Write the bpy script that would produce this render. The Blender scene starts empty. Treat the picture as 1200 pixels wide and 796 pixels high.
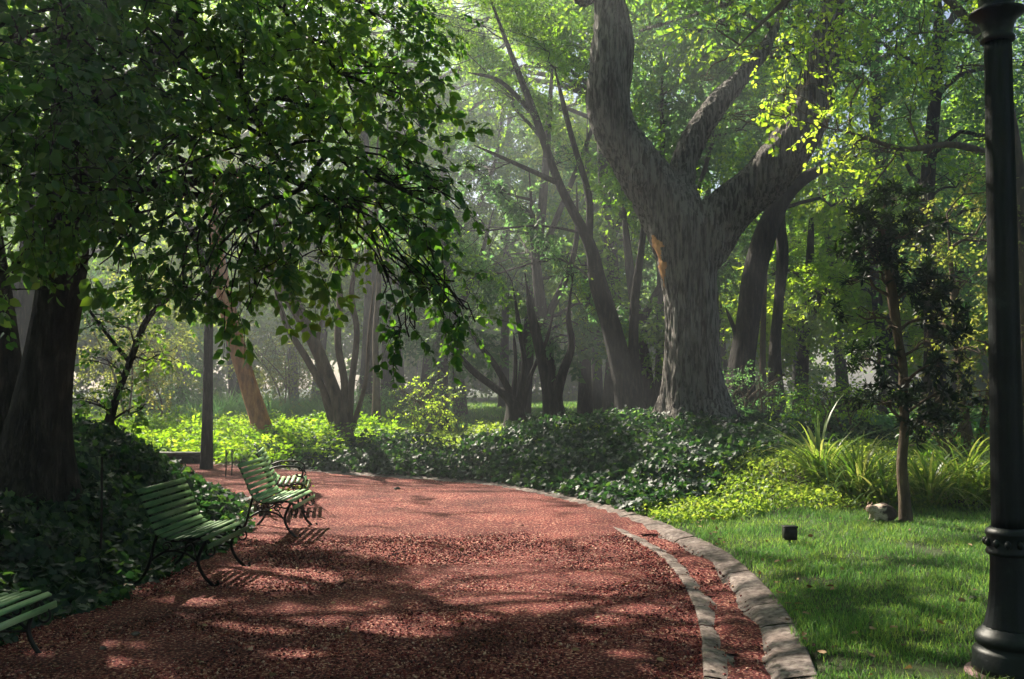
import bpy, math, random
import numpy as np
from mathutils import Vector, Matrix, noise as mnoise

rng = np.random.default_rng(11)
random.seed(5)
R = math.radians
C = bpy.context.scene.collection
FPX, EYE, HORIZ = 1100.0, 1.8, 445.0
PITCH = math.atan((HORIZ - 398.0) / FPX)
SUN_AZ, SUN_EL = R(-38), R(40)           # azimuth from +Y, towards -X
TS = np.array([math.sin(SUN_AZ) * math.cos(SUN_EL), math.cos(SUN_AZ) * math.cos(SUN_EL), math.sin(SUN_EL)])


def at(px, py, D):
    """point at forward distance D (metres along +Y) seen at a place in the 1200x796 photo"""
    u, v = (px - 600) / FPX, (398 - py) / FPX
    c, s = math.cos(PITCH), math.sin(PITCH)
    y = c - v * s
    z = v * c + s
    k = D / y
    return np.array([u * k, D, EYE + z * k])


# ------------------------------------------------------------------ scene helpers
def tag(o, label=None, cat=None, group=None, kind=None):
    if label: o['label'] = label
    if cat: o['category'] = cat
    if group: o['group'] = group
    if kind: o['kind'] = kind
    return o


def empty(name, loc, label=None, cat=None, group=None):
    o = bpy.data.objects.new(name, None)
    o.location = Vector([float(a) for a in loc])
    o.empty_display_size = 0.2
    C.objects.link(o)
    return tag(o, label, cat, group)


def link(name, me, parent=None):
    o = bpy.data.objects.new(name, me)
    C.objects.link(o)
    if parent: o.parent = parent
    return o


def mesh_np(name, V, Fs, mats, parent=None, rnd=None, midx=None, smooth=False):
    """V (N,3); Fs list of (M,k) int arrays; rnd / midx per face (concatenated order)"""
    me = bpy.data.meshes.new(name)
    V = np.asarray(V, dtype=np.float32)
    Fs = [np.asarray(f, dtype=np.int32) for f in Fs if len(f)]
    nl = sum(f.size for f in Fs)
    nf = sum(len(f) for f in Fs)
    me.vertices.add(len(V)); me.vertices.foreach_set('co', V.ravel())
    me.loops.add(nl); me.polygons.add(nf)
    me.loops.foreach_set('vertex_index', np.concatenate([f.ravel() for f in Fs]))
    tot = np.concatenate([np.full(len(f), f.shape[1], dtype=np.int32) for f in Fs])
    st = np.concatenate([[0], np.cumsum(tot)[:-1]]).astype(np.int32)
    me.polygons.foreach_set('loop_start', st)
    me.polygons.foreach_set('loop_total', tot)
    for m in (mats if isinstance(mats, (list, tuple)) else [mats]): me.materials.append(m)
    if midx is not None: me.polygons.foreach_set('material_index', np.asarray(midx, dtype=np.int32))
    if smooth: me.polygons.foreach_set('use_smooth', np.ones(nf, dtype=bool))
    if rnd is not None:
        a = me.attributes.new('rnd', 'FLOAT', 'FACE')
        a.data.foreach_set('value', np.asarray(rnd, dtype=np.float32))
    me.update(calc_edges=True)
    me.validate()
    return link(name, me, parent)


class MB:
    """collects plain pieces into one mesh"""
    def __init__(s): s.v = []; s.f = {3: [], 4: []}; s.n = 0
    def add(s, V, F):
        V = np.asarray(V, float); F = np.asarray(F, int)
        s.v.append(V); s.f[F.shape[1]].append(F + s.n); s.n += len(V)
    def box(s, c, size, M=None, bev=0.0):
        x, y, z = [a / 2 for a in size]
        b = min(bev, x * .9, y * .9, z * .9) if bev else 0
        if not b:
            V = np.array([[i, j, k] for i in (-x, x) for j in (-y, y) for k in (-z, z)])
            F = [[0, 1, 3, 2], [4, 6, 7, 5], [0, 4, 5, 1], [2, 3, 7, 6], [0, 2, 6, 4], [1, 5, 7, 3]]
            if M is not None: V = V @ np.array(M).T
            s.add(V + np.array(c), F)
        else:   # box with chamfered long edges: an octagonal section swept along y
            sec = [(-x + b, -z), (x - b, -z), (x, -z + b), (x, z - b), (x - b, z), (-x + b, z), (-x, z - b), (-x, -z + b)]
            V = [[p, -y, q] for p, q in sec] + [[p, y, q] for p, q in sec] + [[0, -y, 0], [0, y, 0]]
            V = np.array(V)
            if M is not None: V = V @ np.array(M).T
            V = V + np.array(c)
            s.add(V, [[i, i + 8, (i + 1) % 8 + 8, (i + 1) % 8] for i in range(8)])
            n0 = s.n - len(V)
            s.f[3].append(np.array([[i, (i + 1) % 8, 16] for i in range(8)] + [[(i + 1) % 8 + 8, i + 8, 17] for i in range(8)]) + n0)
    def tube(s, P, rad, sides=8, ridge=0.0, seed=0, cap=True, flare=None):
        P = np.asarray(P, float); n = len(P)
        rad = np.broadcast_to(np.asarray(rad, float), (n,))
        T = np.gradient(P, axis=0); T /= np.linalg.norm(T, axis=1)[:, None] + 1e-9
        a = np.array([1., 0, 0]) if abs(T[0][0]) < .9 else np.array([0, 1., 0])
        u = a - T[0] * a.dot(T[0]); u /= np.linalg.norm(u)
        V = []
        th = np.arange(sides) * 2 * math.pi / sides
        for i in range(n):
            u = u - T[i] * u.dot(T[i]); u /= np.linalg.norm(u) + 1e-9
            w = np.cross(T[i], u)
            rr = rad[i] * np.ones(sides)
            if ridge:
                k = np.arange(sides)
                rr = rr * (1 + ridge * np.sin(3 * th + seed + i * .12) * .6 + ridge * .5 * np.sin(7 * th + seed * 2 - i * .2))
            if flare is not None:
                rr = rr * (1 + flare * max(0, 1 - i / (n * .3)) ** 2 * (1 + .5 * np.sin(5 * th + seed)))
            V.append(P[i] + np.outer(np.cos(th) * rr, u) + np.outer(np.sin(th) * rr, w))
        V = np.concatenate(V)
        k = np.arange(sides)
        F = np.concatenate([np.stack([i * sides + k, i * sides + (k + 1) % sides, (i + 1) * sides + (k + 1) % sides, (i + 1) * sides + k], 1) for i in range(n - 1)])
        base = s.n
        s.add(V, F)
        if cap:
            s.v.append(P[[0, -1]]); s.n += 2
            s.f[3].append(np.concatenate([np.stack([k * 0 + len(V), (k + 1) % sides, k], 1), np.stack([k * 0 + len(V) + 1, (n - 1) * sides + k, (n - 1) * sides + (k + 1) % sides], 1)]) + base)
    def lathe(s, prof, c=(0, 0, 0), sides=24, flute=None):
        """prof list of (r,z); flute(r,z)->relative depth"""
        th = np.arange(sides) * 2 * math.pi / sides
        V = []
        for r, z in prof:
            rr = r * np.ones(sides)
            if flute: rr = rr * (1 - flute(z) * (np.arange(sides) % 2))
            V.append(np.stack([rr * np.cos(th) + c[0], rr * np.sin(th) + c[1], np.full(sides, z + c[2])], 1))
        V = np.concatenate(V); k = np.arange(sides)
        F = np.concatenate([np.stack([i * sides + k, i * sides + (k + 1) % sides, (i + 1) * sides + (k + 1) % sides, (i + 1) * sides + k], 1) for i in range(len(prof) - 1)])
        base = s.n; s.add(V, F)
        s.v.append(np.array([[c[0], c[1], c[2] + prof[0][1]], [c[0], c[1], c[2] + prof[-1][1]]])); s.n += 2
        m = (len(prof) - 1) * sides
        s.f[3].append(np.concatenate([np.stack([k * 0 + len(V), (k + 1) % sides, k], 1), np.stack([k * 0 + len(V) + 1, m + k, m + (k + 1) % sides], 1)]) + base)
    def build(s, name, mat, parent=None, smooth=False, rnd=None, off=None):
        V = np.concatenate(s.v)
        if off is not None: V = V - np.asarray(off)
        Fs = [np.concatenate(s.f[k]) for k in (3, 4) if s.f[k]]
        return mesh_np(name, V, Fs, mat, parent, smooth=smooth)


def smooth_poly(P, n=24):
    """Catmull-Rom resample; P rows may carry extra columns such as the radius"""
    P = np.asarray(P, float)
    if len(P) < 3:
        t = np.linspace(0, 1, n)[:, None]
        return P[0] * (1 - t) + P[-1] * t
    Q = np.vstack([2 * P[0] - P[1], P, 2 * P[-1] - P[-2]])
    out = []
    m = len(P) - 1
    for t in np.linspace(0, m - 1e-6, n):
        i = int(t); f = t - i
        a, b, c, d = Q[i], Q[i + 1], Q[i + 2], Q[i + 3]
        out.append(.5 * (2 * b + (c - a) * f + (2 * a - 5 * b + 4 * c - d) * f * f + (3 * b - a - 3 * c + d) * f ** 3))
    return np.array(out)


# ------------------------------------------------------------------ materials
def nodes(name):
    m = bpy.data.materials.new(name); m.use_nodes = True
    nt = m.node_tree; nt.nodes.clear()
    out = nt.nodes.new('ShaderNodeOutputMaterial')
    return m, nt, out


def N(nt, typ, **kw):
    n = nt.nodes.new(typ)
    for k, v in kw.items():
        if k.startswith('_'): setattr(n, k[1:], v)
        else: n.inputs[k.replace('__', ' ')].default_value = v
    return n


def ramp(nt, stops):
    n = nt.nodes.new('ShaderNodeValToRGB')
    e = n.color_ramp.elements
    while len(e) < len(stops): e.new(.5)
    for x, (p, c) in zip(e, stops): x.position = p; x.color = (*c, 1)
    return n


def leaf_mat(name, cols, trans, tw=.5, rough=.45, spec=.5, hue_scale=.5):
    """cols: ramp colours over the per-leaf random; trans: colour of light coming through"""
    m, nt, out = nodes(name); L = nt.links.new
    at_ = N(nt, 'ShaderNodeAttribute', _attribute_name='rnd')
    tc = N(nt, 'ShaderNodeTexCoord')
    nz = N(nt, 'ShaderNodeTexNoise', Scale=hue_scale, Detail=2.0)
    L(tc.outputs['Object'], nz.inputs['Vector'])
    mx = N(nt, 'ShaderNodeMath', _operation='MULTIPLY_ADD'); mx.inputs[1].default_value = .9; mx.inputs[2].default_value = -.45
    L(nz.outputs['Fac'], mx.inputs[0])
    ad = N(nt, 'ShaderNodeMath', _operation='ADD', _use_clamp=True); L(at_.outputs['Fac'], ad.inputs[0]); L(mx.outputs[0], ad.inputs[1])
    n = len(cols)
    r = ramp(nt, [(i / (n - 1), c) for i, c in enumerate(cols)]); L(ad.outputs[0], r.inputs[0])
    r2 = ramp(nt, [(i / (len(trans) - 1), c) for i, c in enumerate(trans)]); L(ad.outputs[0], r2.inputs[0])
    p = N(nt, 'ShaderNodeBsdfPrincipled', Roughness=rough); p.inputs['Specular IOR Level'].default_value = spec
    L(r.outputs[0], p.inputs['Base Color'])
    t = N(nt, 'ShaderNodeBsdfTranslucent'); L(r2.outputs[0], t.inputs['Color'])
    mix = N(nt, 'ShaderNodeMixShader', Fac=tw)
    L(p.outputs[0], mix.inputs[1]); L(t.outputs[0], mix.inputs[2]); L(mix.outputs[0], out.inputs[0])
    return m


def surf_mat(name, stops, scale=8, detail=6, rough=.85, bump=.3, bscale=None, stretch=(1, 1, 1), spec=.3, dist=.02, voronoi=False, stops2=None, scale2=.7, metallic=0, fine=0):
    m, nt, out = nodes(name); L = nt.links.new
    tc = N(nt, 'ShaderNodeTexCoord'); mp = N(nt, 'ShaderNodeMapping'); mp.inputs['Scale'].default_value = stretch
    L(tc.outputs['Object'], mp.inputs['Vector'])
    nz = N(nt, 'ShaderNodeTexNoise', Scale=scale, Detail=detail, Roughness=.65); L(mp.outputs[0], nz.inputs['Vector'])
    r = ramp(nt, stops); L(nz.outputs['Fac'], r.inputs[0])
    col = r.outputs[0]
    if stops2:
        n2 = N(nt, 'ShaderNodeTexNoise', Scale=scale2, Detail=4.0); L(tc.outputs['Object'], n2.inputs['Vector'])
        r2 = ramp(nt, stops2); L(n2.outputs['Fac'], r2.inputs[0])
        mm = N(nt, 'ShaderNodeMix', _data_type='RGBA', _blend_type='MULTIPLY'); mm.inputs[0].default_value = 1
        L(col, mm.inputs[6]); L(r2.outputs[0], mm.inputs[7]); col = mm.outputs[2]
    p = N(nt, 'ShaderNodeBsdfPrincipled', Roughness=rough, Metallic=metallic); p.inputs['Specular IOR Level'].default_value = spec
    L(col, p.inputs['Base Color'])
    if bump:
        if voronoi:
            bn = N(nt, 'ShaderNodeTexVoronoi', Scale=bscale or scale * 2); hs = bn.outputs['Distance']
        else:
            bn = N(nt, 'ShaderNodeTexNoise', Scale=bscale or scale * 2, Detail=8.0, Roughness=.7); hs = bn.outputs['Fac']
        L(mp.outputs[0], bn.inputs['Vector'])
        b = N(nt, 'ShaderNodeBump', Strength=bump, Distance=dist); L(hs, b.inputs['Height']); L(b.outputs[0], p.inputs['Normal'])
    L(p.outputs[0], out.inputs[0])
    return m


M = {}
M['leaf_dark'] = leaf_mat('dark_glossy_leaves', [(.012, .048, .030), (.020, .085, .045), (.040, .13, .05)], [(.08, .28, .03), (.20, .48, .03), (.52, .80, .05)], .45, .42, .35)
M['leaf_mid'] = leaf_mat('green_leaves', [(.025, .07, .018), (.045, .12, .025), (.08, .17, .03)], [(.20, .46, .02), (.36, .66, .03), (.55, .78, .06)], .58, .5, .3)
M['leaf_lime'] = leaf_mat('lime_leaves', [(.06, .15, .02), (.10, .22, .03), (.16, .28, .05)], [(.36, .62, .03), (.55, .80, .05), (.68, .82, .08)], .6, .5, .4)
M['leaf_yellow'] = leaf_mat('yellowing_leaves', [(.07, .12, .03), (.13, .18, .05), (.22, .21, .08)], [(.30, .40, .05), (.45, .52, .08), (.60, .50, .14)], .5, .55, .4)
M['leaf_blue'] = leaf_mat('blue_green_leaves', [(.03, .075, .045), (.05, .12, .06), (.08, .16, .07)], [(.14, .38, .12), (.24, .52, .13), (.36, .62, .13)], .52, .5, .4)
M['ivy'] = leaf_mat('ivy_leaves', [(.010, .026, .022), (.020, .046, .036), (.045, .09, .045)], [(.04, .13, .03), (.08, .24, .04), (.24, .46, .05)], .25, .5, .28, hue_scale=1.5)
M['fern'] = leaf_mat('fern_leaves', [(.08, .22, .02), (.13, .30, .02), (.20, .36, .03)], [(.32, .60, .02), (.5, .78, .03), (.60, .78, .06)], .5, .55, .3)
M['cover'] = leaf_mat('low_green_leaves', [(.07, .15, .02), (.12, .22, .03), (.20, .27, .05)], [(.28, .45, .04), (.45, .62, .06), (.6, .68, .1)], .5, .5, .35, hue_scale=1.2)
M['grass'] = leaf_mat('grass_blades', [(.035, .10, .035), (.07, .16, .04), (.16, .24, .06)], [(.10, .28, .06), (.22, .44, .07), (.50, .64, .10)], .45, .5, .3, hue_scale=1.0)
M['strap'] = leaf_mat('strap_leaves', [(.04, .10, .02), (.09, .17, .03), (.22, .24, .07)], [(.15, .32, .03), (.34, .50, .05), (.6, .6, .15)], .45, .4, .5)
M['needle'] = leaf_mat('dark_needles', [(.004, .014, .008), (.008, .026, .012), (.02, .05, .016)], [(.01, .04, .01), (.03, .07, .01), (.10, .2, .02)], .25, .5, .4)
M['bark_dark'] = surf_mat('dark_bark', [(.36, (.006, .005, .005)), (.52, (.024, .020, .017)), (.7, (.085, .075, .062))], 14, bump=1.0, bscale=16, stretch=(1, 1, .2), dist=.10)
M['bark_grey'] = surf_mat('grey_bark', [(.39, (.018, .015, .014)), (.46, (.13, .115, .11)), (.56, (.40, .37, .35))], 11, 10, bump=1.0, bscale=15, stretch=(1.4, 1.4, .16), dist=.16, stops2=[(.3, (.6, .58, .56)), (.7, (1, 1, 1))])
M['bark_red'] = surf_mat('orange_bark', [(.3, (.16, .045, .015)), (.55, (.46, .16, .05)), (.8, (.66, .30, .10))], 9, bump=.8, bscale=16, stretch=(1, 1, .3), dist=.04)
M['bark_brown'] = surf_mat('brown_bark', [(.3, (.04, .028, .02)), (.55, (.12, .085, .055)), (.8, (.24, .18, .12))], 10, bump=.8, bscale=16, stretch=(1, 1, .3), dist=.04)
M['iron'] = surf_mat('black_cast_iron', [(.35, (.003, .005, .006)), (.6, (.008, .012, .013)), (.8, (.04, .05, .05))], 7, rough=.45, bump=.6, bscale=40, spec=.3, dist=.004)
M['iron_bench'] = surf_mat('dark_iron', [(.3, (.005, .006, .006)), (.8, (.02, .02, .018))], 12, rough=.5, bump=.3, bscale=50, dist=.003)
M['slat'] = surf_mat('green_painted_wood', [(.25, (.04, .10, .05)), (.42, (.13, .27, .12)), (.55, (.24, .40, .18)), (.72, (.46, .54, .32))], 5, rough=.5, bump=.35, bscale=30, stretch=(3, .35, 3), dist=.004, spec=.45)
M['gravel'] = surf_mat('red_crushed_brick', [(.38, (.012, .003, .005)), (.47, (.15, .018, .024)), (.55, (.33, .075, .058)), (.65, (.84, .56, .41))], 42, 10, rough=.95, bump=1.0, bscale=60, dist=.035, stops2=[(.3, (.50, .44, .44)), (.5, (.85, .82, .82)), (.68, (1.2, 1.25, 1.2))], scale2=1.3)
M['stone'] = leaf_mat('red_chips', [(.03, .006, .008), (.15, .022, .025), (.32, .075, .060), (.66, .44, .34)], [(.0, .0, .0), (.0, .0, .0)], 0.0, .9, .2, hue_scale=3)
M['concrete'] = surf_mat('pink_grey_concrete', [(.34, (.055, .042, .038)), (.48, (.17, .135, .125)), (.68, (.33, .28, .26))], 18, 10, rough=.92, bump=.8, bscale=50, dist=.012, stops2=[(.32, (.72, .66, .63)), (.6, (1, 1, 1))], scale2=3.2)
M['soil'] = surf_mat('dark_soil', [(.3, (.012, .009, .006)), (.55, (.035, .026, .016)), (.8, (.08, .06, .035))], 14, 9, bump=.8, bscale=30, dist=.04)
M['turf'] = surf_mat('turf', [(.3, (.03, .022, .014)), (.5, (.05, .075, .022)), (.75, (.09, .13, .04))], 20, 9, bump=.9, bscale=60, dist=.04, stops2=[(.3, (.55, .5, .4)), (.6, (1, 1, 1))], scale2=1.4)
M['litter'] = leaf_mat('fallen_leaves', [(.05, .025, .012), (.16, .085, .035), (.32, .22, .12)], [(.12, .05, .02), (.3, .18, .06)], .15, .7, .3)
M['blackbox'] = surf_mat('black_plastic', [(.3, (.006, .006, .007)), (.8, (.018, .018, .02))], 12, rough=.45, bump=.2, bscale=60, dist=.002)
M['plinth'] = surf_mat('pink_granite', [(.3, (.14, .08, .08)), (.6, (.30, .19, .19)), (.8, (.4, .28, .27))], 40, rough=.8, bump=.4, bscale=60, dist=.005)
M['darkstone'] = surf_mat('mossy_stone', [(.3, (.02, .022, .016)), (.6, (.06, .058, .045)), (.85, (.12, .11, .09))], 8, bump=.7, bscale=24, dist=.02)
mg, nt, out = nodes('frosted_glass')
p = N(nt, 'ShaderNodeBsdfPrincipled', Roughness=.3); p.inputs['Base Color'].default_value = (.7, .7, .68, 1); p.inputs['Transmission Weight'].default_value = .5
nt.links.new(p.outputs[0], out.inputs[0]); M['glass'] = mg
# cat fur reads a vertex colour; the wood noise breaks it up
mc, nt, out = nodes('cat_fur')
a = N(nt, 'ShaderNodeAttribute', _attribute_name='fur'); tc = N(nt, 'ShaderNodeTexCoord'); nz = N(nt, 'ShaderNodeTexNoise', Scale=60.0, Detail=6.0)
nt.links.new(tc.outputs['Object'], nz.inputs['Vector'])
rr = ramp(nt, [(.3, (.55, .5, .45)), (.7, (1.1, 1.1, 1.1))]); nt.links.new(nz.outputs['Fac'], rr.inputs[0])
mm = N(nt, 'ShaderNodeMix', _data_type='RGBA', _blend_type='MULTIPLY'); mm.inputs[0].default_value = 1
nt.links.new(a.outputs['Color'], mm.inputs[6]); nt.links.new(rr.outputs[0], mm.inputs[7])
p = N(nt, 'ShaderNodeBsdfPrincipled', Roughness=.8); nt.links.new(mm.outputs[2], p.inputs['Base Color'])
b = N(nt, 'ShaderNodeBump', Strength=.8, Distance=.01); nt.links.new(nz.outputs['Fac'], b.inputs['Height']); nt.links.new(b.outputs[0], p.inputs['Normal'])
nt.links.new(p.outputs[0], out.inputs[0]); M['fur'] = mc

# ------------------------------------------------------------------ plan of the path
KERB = smooth_poly([(0.9, -8), (1.15, 0), (1.45, 3.5), (1.72, 5.4), (1.92, 6.5), (2.09, 7.8), (2.14, 9.4), (1.95, 10.8), (1.55, 12.5), (1.0, 13.9), (.28, 15.2), (-.5, 16.2), (-1.8, 17.0), (-3.3, 17.9), (-4.9, 19.0), (-7, 20.3), (-11, 21.8), (-18, 23.5), (-30, 25)], 150)
LEFT = smooth_poly([(-4.2, -8), (-4.0, 0), (-3.85, 4), (-3.5, 6.5), (-3.25, 8), (-3.15, 10), (-3.35, 12), (-3.9, 13.8), (-5.0, 15.2), (-7.2, 16.7), (-11, 18.3), (-18, 20), (-30, 21.5)], 120)
POLY = np.vstack([KERB, LEFT[::-1]])


def seg_dist(Q, L):
    """distance of points Q (n,2) to polyline L"""
    best = np.full(len(Q), 1e9)
    for a, b in zip(L[:-1], L[1:]):
        d = b - a; t = np.clip(((Q - a) @ d) / (d @ d), 0, 1)
        best = np.minimum(best, np.hypot(*(Q - a - t[:, None] * d).T))
    return best


_seg = seg_dist
_gx, _gy = np.arange(-34, 24.1, .14), np.arange(-12, 46.1, .14)
_GQ = np.stack([a.ravel() for a in np.meshgrid(_gx, _gy)], 1)
_FLD = {id(L): _seg(_GQ, L[::2] if (len(L) % 2) else np.vstack([L[::2], L[-1:]])).reshape(len(_gy), len(_gx)) for L in (KERB, LEFT)}


def seg_dist(Q, L):
    # distances looked up in a table; far outside it any large value does
    T = _FLD[id(L)]
    fx = np.clip((Q[:, 0] - _gx[0]) / .14, 0, len(_gx) - 1.001); fy = np.clip((Q[:, 1] - _gy[0]) / .14, 0, len(_gy) - 1.001)
    i, j = fx.astype(int), fy.astype(int); u, v = fx - i, fy - j
    return (T[j, i] * (1 - u) + T[j, i + 1] * u) * (1 - v) + (T[j + 1, i] * (1 - u) + T[j + 1, i + 1] * u) * v


def inside(Q, Pg):
    x, y = Q[:, 0], Q[:, 1]; c = np.zeros(len(Q), bool)
    x1, y1 = Pg[:, 0], Pg[:, 1]; x2, y2 = np.roll(x1, -1), np.roll(y1, -1)
    for i in range(len(Pg)):
        if y1[i] == y2[i]: continue
        k = ((y1[i] > y) != (y2[i] > y)) & (x < (x2[i] - x1[i]) * (y - y1[i]) / (y2[i] - y1[i]) + x1[i])
        c ^= k
    return c


def vnoise(Q, s, seed=0):
    """cheap smooth 2-d noise, -1..1"""
    x, y = Q[:, 0] * s + seed * 7.3, Q[:, 1] * s - seed * 3.1
    return (np.sin(x * 1.3 + 1.7 * np.sin(y * .9 + seed)) + np.sin(y * 1.7 + 1.3 * np.sin(x * 1.1 - seed)) + np.sin((x + y) * .8 + 2 * np.sin(x * .7 - y * .5))) / 3


def sstep(t): t = np.clip(t, 0, 1); return t * t * (3 - 2 * t)


def terrain(Q):
    Q = np.asarray(Q, float).reshape(-1, 2)
    x, y = Q.T
    ins = inside(Q, POLY)
    dk = seg_dist(Q, KERB); dl = seg_dist(Q, LEFT)
    leftside = (~ins) & (dl < dk)
    rightside = (~ins) & ~leftside
    z = np.zeros(len(Q))
    wl = sstep((dl - .1) / 2.2)
    zl = wl * ((.72 + .38 * np.exp(-((x + 5.2) ** 2 / 3 + (y - 13) ** 2 / 5))) * sstep((y - 3) / 4) * sstep((24 - y) / 5) * (1 - .6 * sstep((-x - 9) / 6))) + .05 * wl * vnoise(Q, 1.2)
    wr = sstep((dk - .15) / 2.6)
    bed = sstep((y - 11.5 - .25 * np.maximum(x - 3, 0)) / 3.5) * sstep((34 - y) / 9)
    hh = np.where(x < -1, .14, .40) + .25 * np.exp(-((x - 4.1) ** 2 + (y - 21) ** 2) / 14)
    zr = .07 * sstep(dk / .12) + wr * bed * hh + .03 * wr * vnoise(Q, 1.1, 3)
    z = np.where(leftside, zl, z); z = np.where(rightside, zr, z)
    z = np.where(ins & (dk < .85), -.12, z)
    return z


def tz(x, y): return float(terrain([(x, y)])[0])


# ------------------------------------------------------------------ where the sun gets through the crowns
def sunproj(P):
    """where a point's shadow lands on the ground plane"""
    P = np.asarray(P); k = P[:, 2] / TS[2]
    return P[:, :2] - k[:, None] * TS[None, :2]


GAPS = [  # centre x, y, half width, half depth
    (-.8, 12.6, 3.1, 1.7), (.9, 12.8, 1.4, 1.6), (-2.0, 14.8, 2.2, 1.1), (-.4, 10.6, 2.9, .7), (-3.8, 16.6, 2.0, .5), (-1.5, 17.6, 2.5, .5),
    (3.6, 11.3, 1.7, .4), (5.4, 10.9, 1.0, .3),
    (4.5, 9.3, 1.5, .25), (4.2, 7.4, .7, .35), (2.9, 8.3, .6, .16), (5.2, 8.2, 1.2, .2), (3.4, 6.5, .3, .25), (3.2, 10.1, .8, .15),
    (-7.2, 22.6, 2.6, 1.5), (-5.0, 23.5, 1.2, .8), (-1.8, 20.8, 2.4, .8), (1.5, 34, 4, 1.2), (-9, 31, 3, 1.2), (5.5, 17.6, .45, .45), (6.1, 16.9, .5, .55), (6.7, 16.2, .45, .45), (4.8, 13.2, 1.2, .8), (5.9, 14.4, .8, .8), (3.4, 12.5, .9, .5),
    (-2.1, 8.6, .4, .25), (.1, 8.3, .8, .16), (.8, 8.7, .4, .12), (-2.2, 7.2, .8, .18), (-1.4, 6.7, .7, .14), (-2.6, 6.2, .5, .16), (1.5, 6.3, .2, .5), (-1.1, 7.0, .5, .10), (1.9, 8.4, .15, .5),
    (-1.3, 6.3, .5, .10), (.1, 7.3, .5, .10), (.8, 7.6, .35, .10), (-.4, 9.3, .8, .10), (1.2, 9.6, .5, .12),
    (8.7, 8.6, .9, .9), (10.3, 12.8, 1.3, 1.5), (6.6, 13.4, .5, .8), (7.2, 11.8, .5, .4), (6.2, 15.2, .4, .5), (12.5, 27.5, 2.0, 1.5), (10.5, 30, 1.5, 1), (14, 22.5, 1.4, .8), (8.5, 24, .8, .5)]
_g = np.random.default_rng(404)
for _ in range(46):      # scattered small openings over the woods behind
    GAPS.append((_g.uniform(2, 26), _g.uniform(17, 40), _g.uniform(.3, .8), _g.uniform(.3, .8)))
for _ in range(26):
    GAPS.append((_g.uniform(-15, 2), _g.uniform(18, 36), _g.uniform(.3, .8), _g.uniform(.3, .7)))
# long slanting openings cut through the crowns to shape the sunbeams
SHAFTS = [(.085, .145), (.185, .285), (.385, .41)]      # slopes, seen from the foot of the sun ray through the viewpoint
RIBS = [(.02, .07), (.155, .175), (.30, .375), (.42, .56)]  # slopes between them, filled with added foliage to split the light


def lit(P, slack=1.0, mar=0.0):
    Q = sunproj(P)
    Q = Q + np.stack([vnoise(Q, 2.1, 1) * .22, vnoise(Q, 2.3, 2) * .22], 1)
    k = np.zeros(len(Q), bool)
    dy = np.maximum(sunproj(P)[:, 1] + 1.7, .5); sl0 = (sunproj(P)[:, 0] - 1.3) / dy
    ym = .5 * mar / dy
    for a, b in SHAFTS:
        k |= (sl0 > a - ym) & (sl0 < b + ym) & (Q[:, 1] > 9.2) & (Q[:, 1] < 25)
    for cx, cy, a, b in GAPS:
        k |= ((Q[:, 0] - cx) / (a * slack + mar)) ** 2 + ((Q[:, 1] - cy) / (b * slack + mar)) ** 2 < 1
    return k


# ------------------------------------------------------------------ foliage
def leaf_shape(kind):
    """unit leaf along +X, blade in XY, folded along the midrib"""
    if kind == 'hi':
        V = [(0, 0, 0), (.28, .30, .06), (.62, .27, .05), (1, 0, -.10), (.62, -.27, .05), (.28, -.30, .06), (.45, 0, -.02)]
        F = [(0, 6, 1), (1, 6, 2), (2, 6, 3), (3, 6, 4), (4, 6, 5), (5, 6, 0)]
    elif kind == 'ivy':
        V = [(0, 0, 0), (.05, .42, .05), (.45, .30, .06), (.55, .52, .0), (1, 0, -.08), (.55, -.52, .0), (.45, -.30, .06), (.05, -.42, .05), (.4, 0, -.02)]
        F = [(0, 8, 1), (1, 8, 2), (2, 8, 3), (3, 8, 4), (4, 8, 5), (5, 8, 6), (6, 8, 7), (7, 8, 0)]
    elif kind == 'narrow':
        V = [(0, 0, 0), (.5, .14, .0), (1, 0, -.08), (.5, -.14, .0)]
        F = [(0, 2, 1), (0, 3, 2)]
    else:
        V = [(0, 0, 0), (.45, .29, .07), (1, 0, -.08), (.45, -.29, .07)]
        F = [(0, 2, 1), (0, 3, 2)]
    return np.array(V, float), np.array(F, int)


def rotmats(D, roll=None, up=None):
    """matrices whose X column is D; Z column roughly up, turned by roll"""
    D = D / (np.linalg.norm(D, axis=1)[:, None] + 1e-9)
    U = np.tile(np.array([0, 0, 1.]), (len(D), 1)) if up is None else up
    Y = np.cross(U, D); l = np.linalg.norm(Y, axis=1)[:, None]
    Y = np.where(l < 1e-3, np.array([0, 1., 0]), Y / (l + 1e-9))
    Z = np.cross(D, Y)
    if roll is not None:
        c, s = np.cos(roll)[:, None], np.sin(roll)[:, None]
        Y, Z = Y * c + Z * s, Z * c - Y * s
    return np.stack([D, Y, Z], 2)


def rand_dirs(n, g=rng):
    v = g.normal(size=(n, 3)); return v / np.linalg.norm(v, axis=1)[:, None]


def put(template, pos, Rm, scale):
    """template (V,F,matidx) copied n times"""
    V, F = template[0], template[1]
    n = len(pos)
    W = np.einsum('nij,vj->nvi', Rm, V) * np.asarray(scale).reshape(-1, 1, 1) + pos[:, None, :]
    G = F[None] + (np.arange(n) * len(V))[:, None, None]
    return W.reshape(-1, 3), G.reshape(-1, 3)


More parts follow.
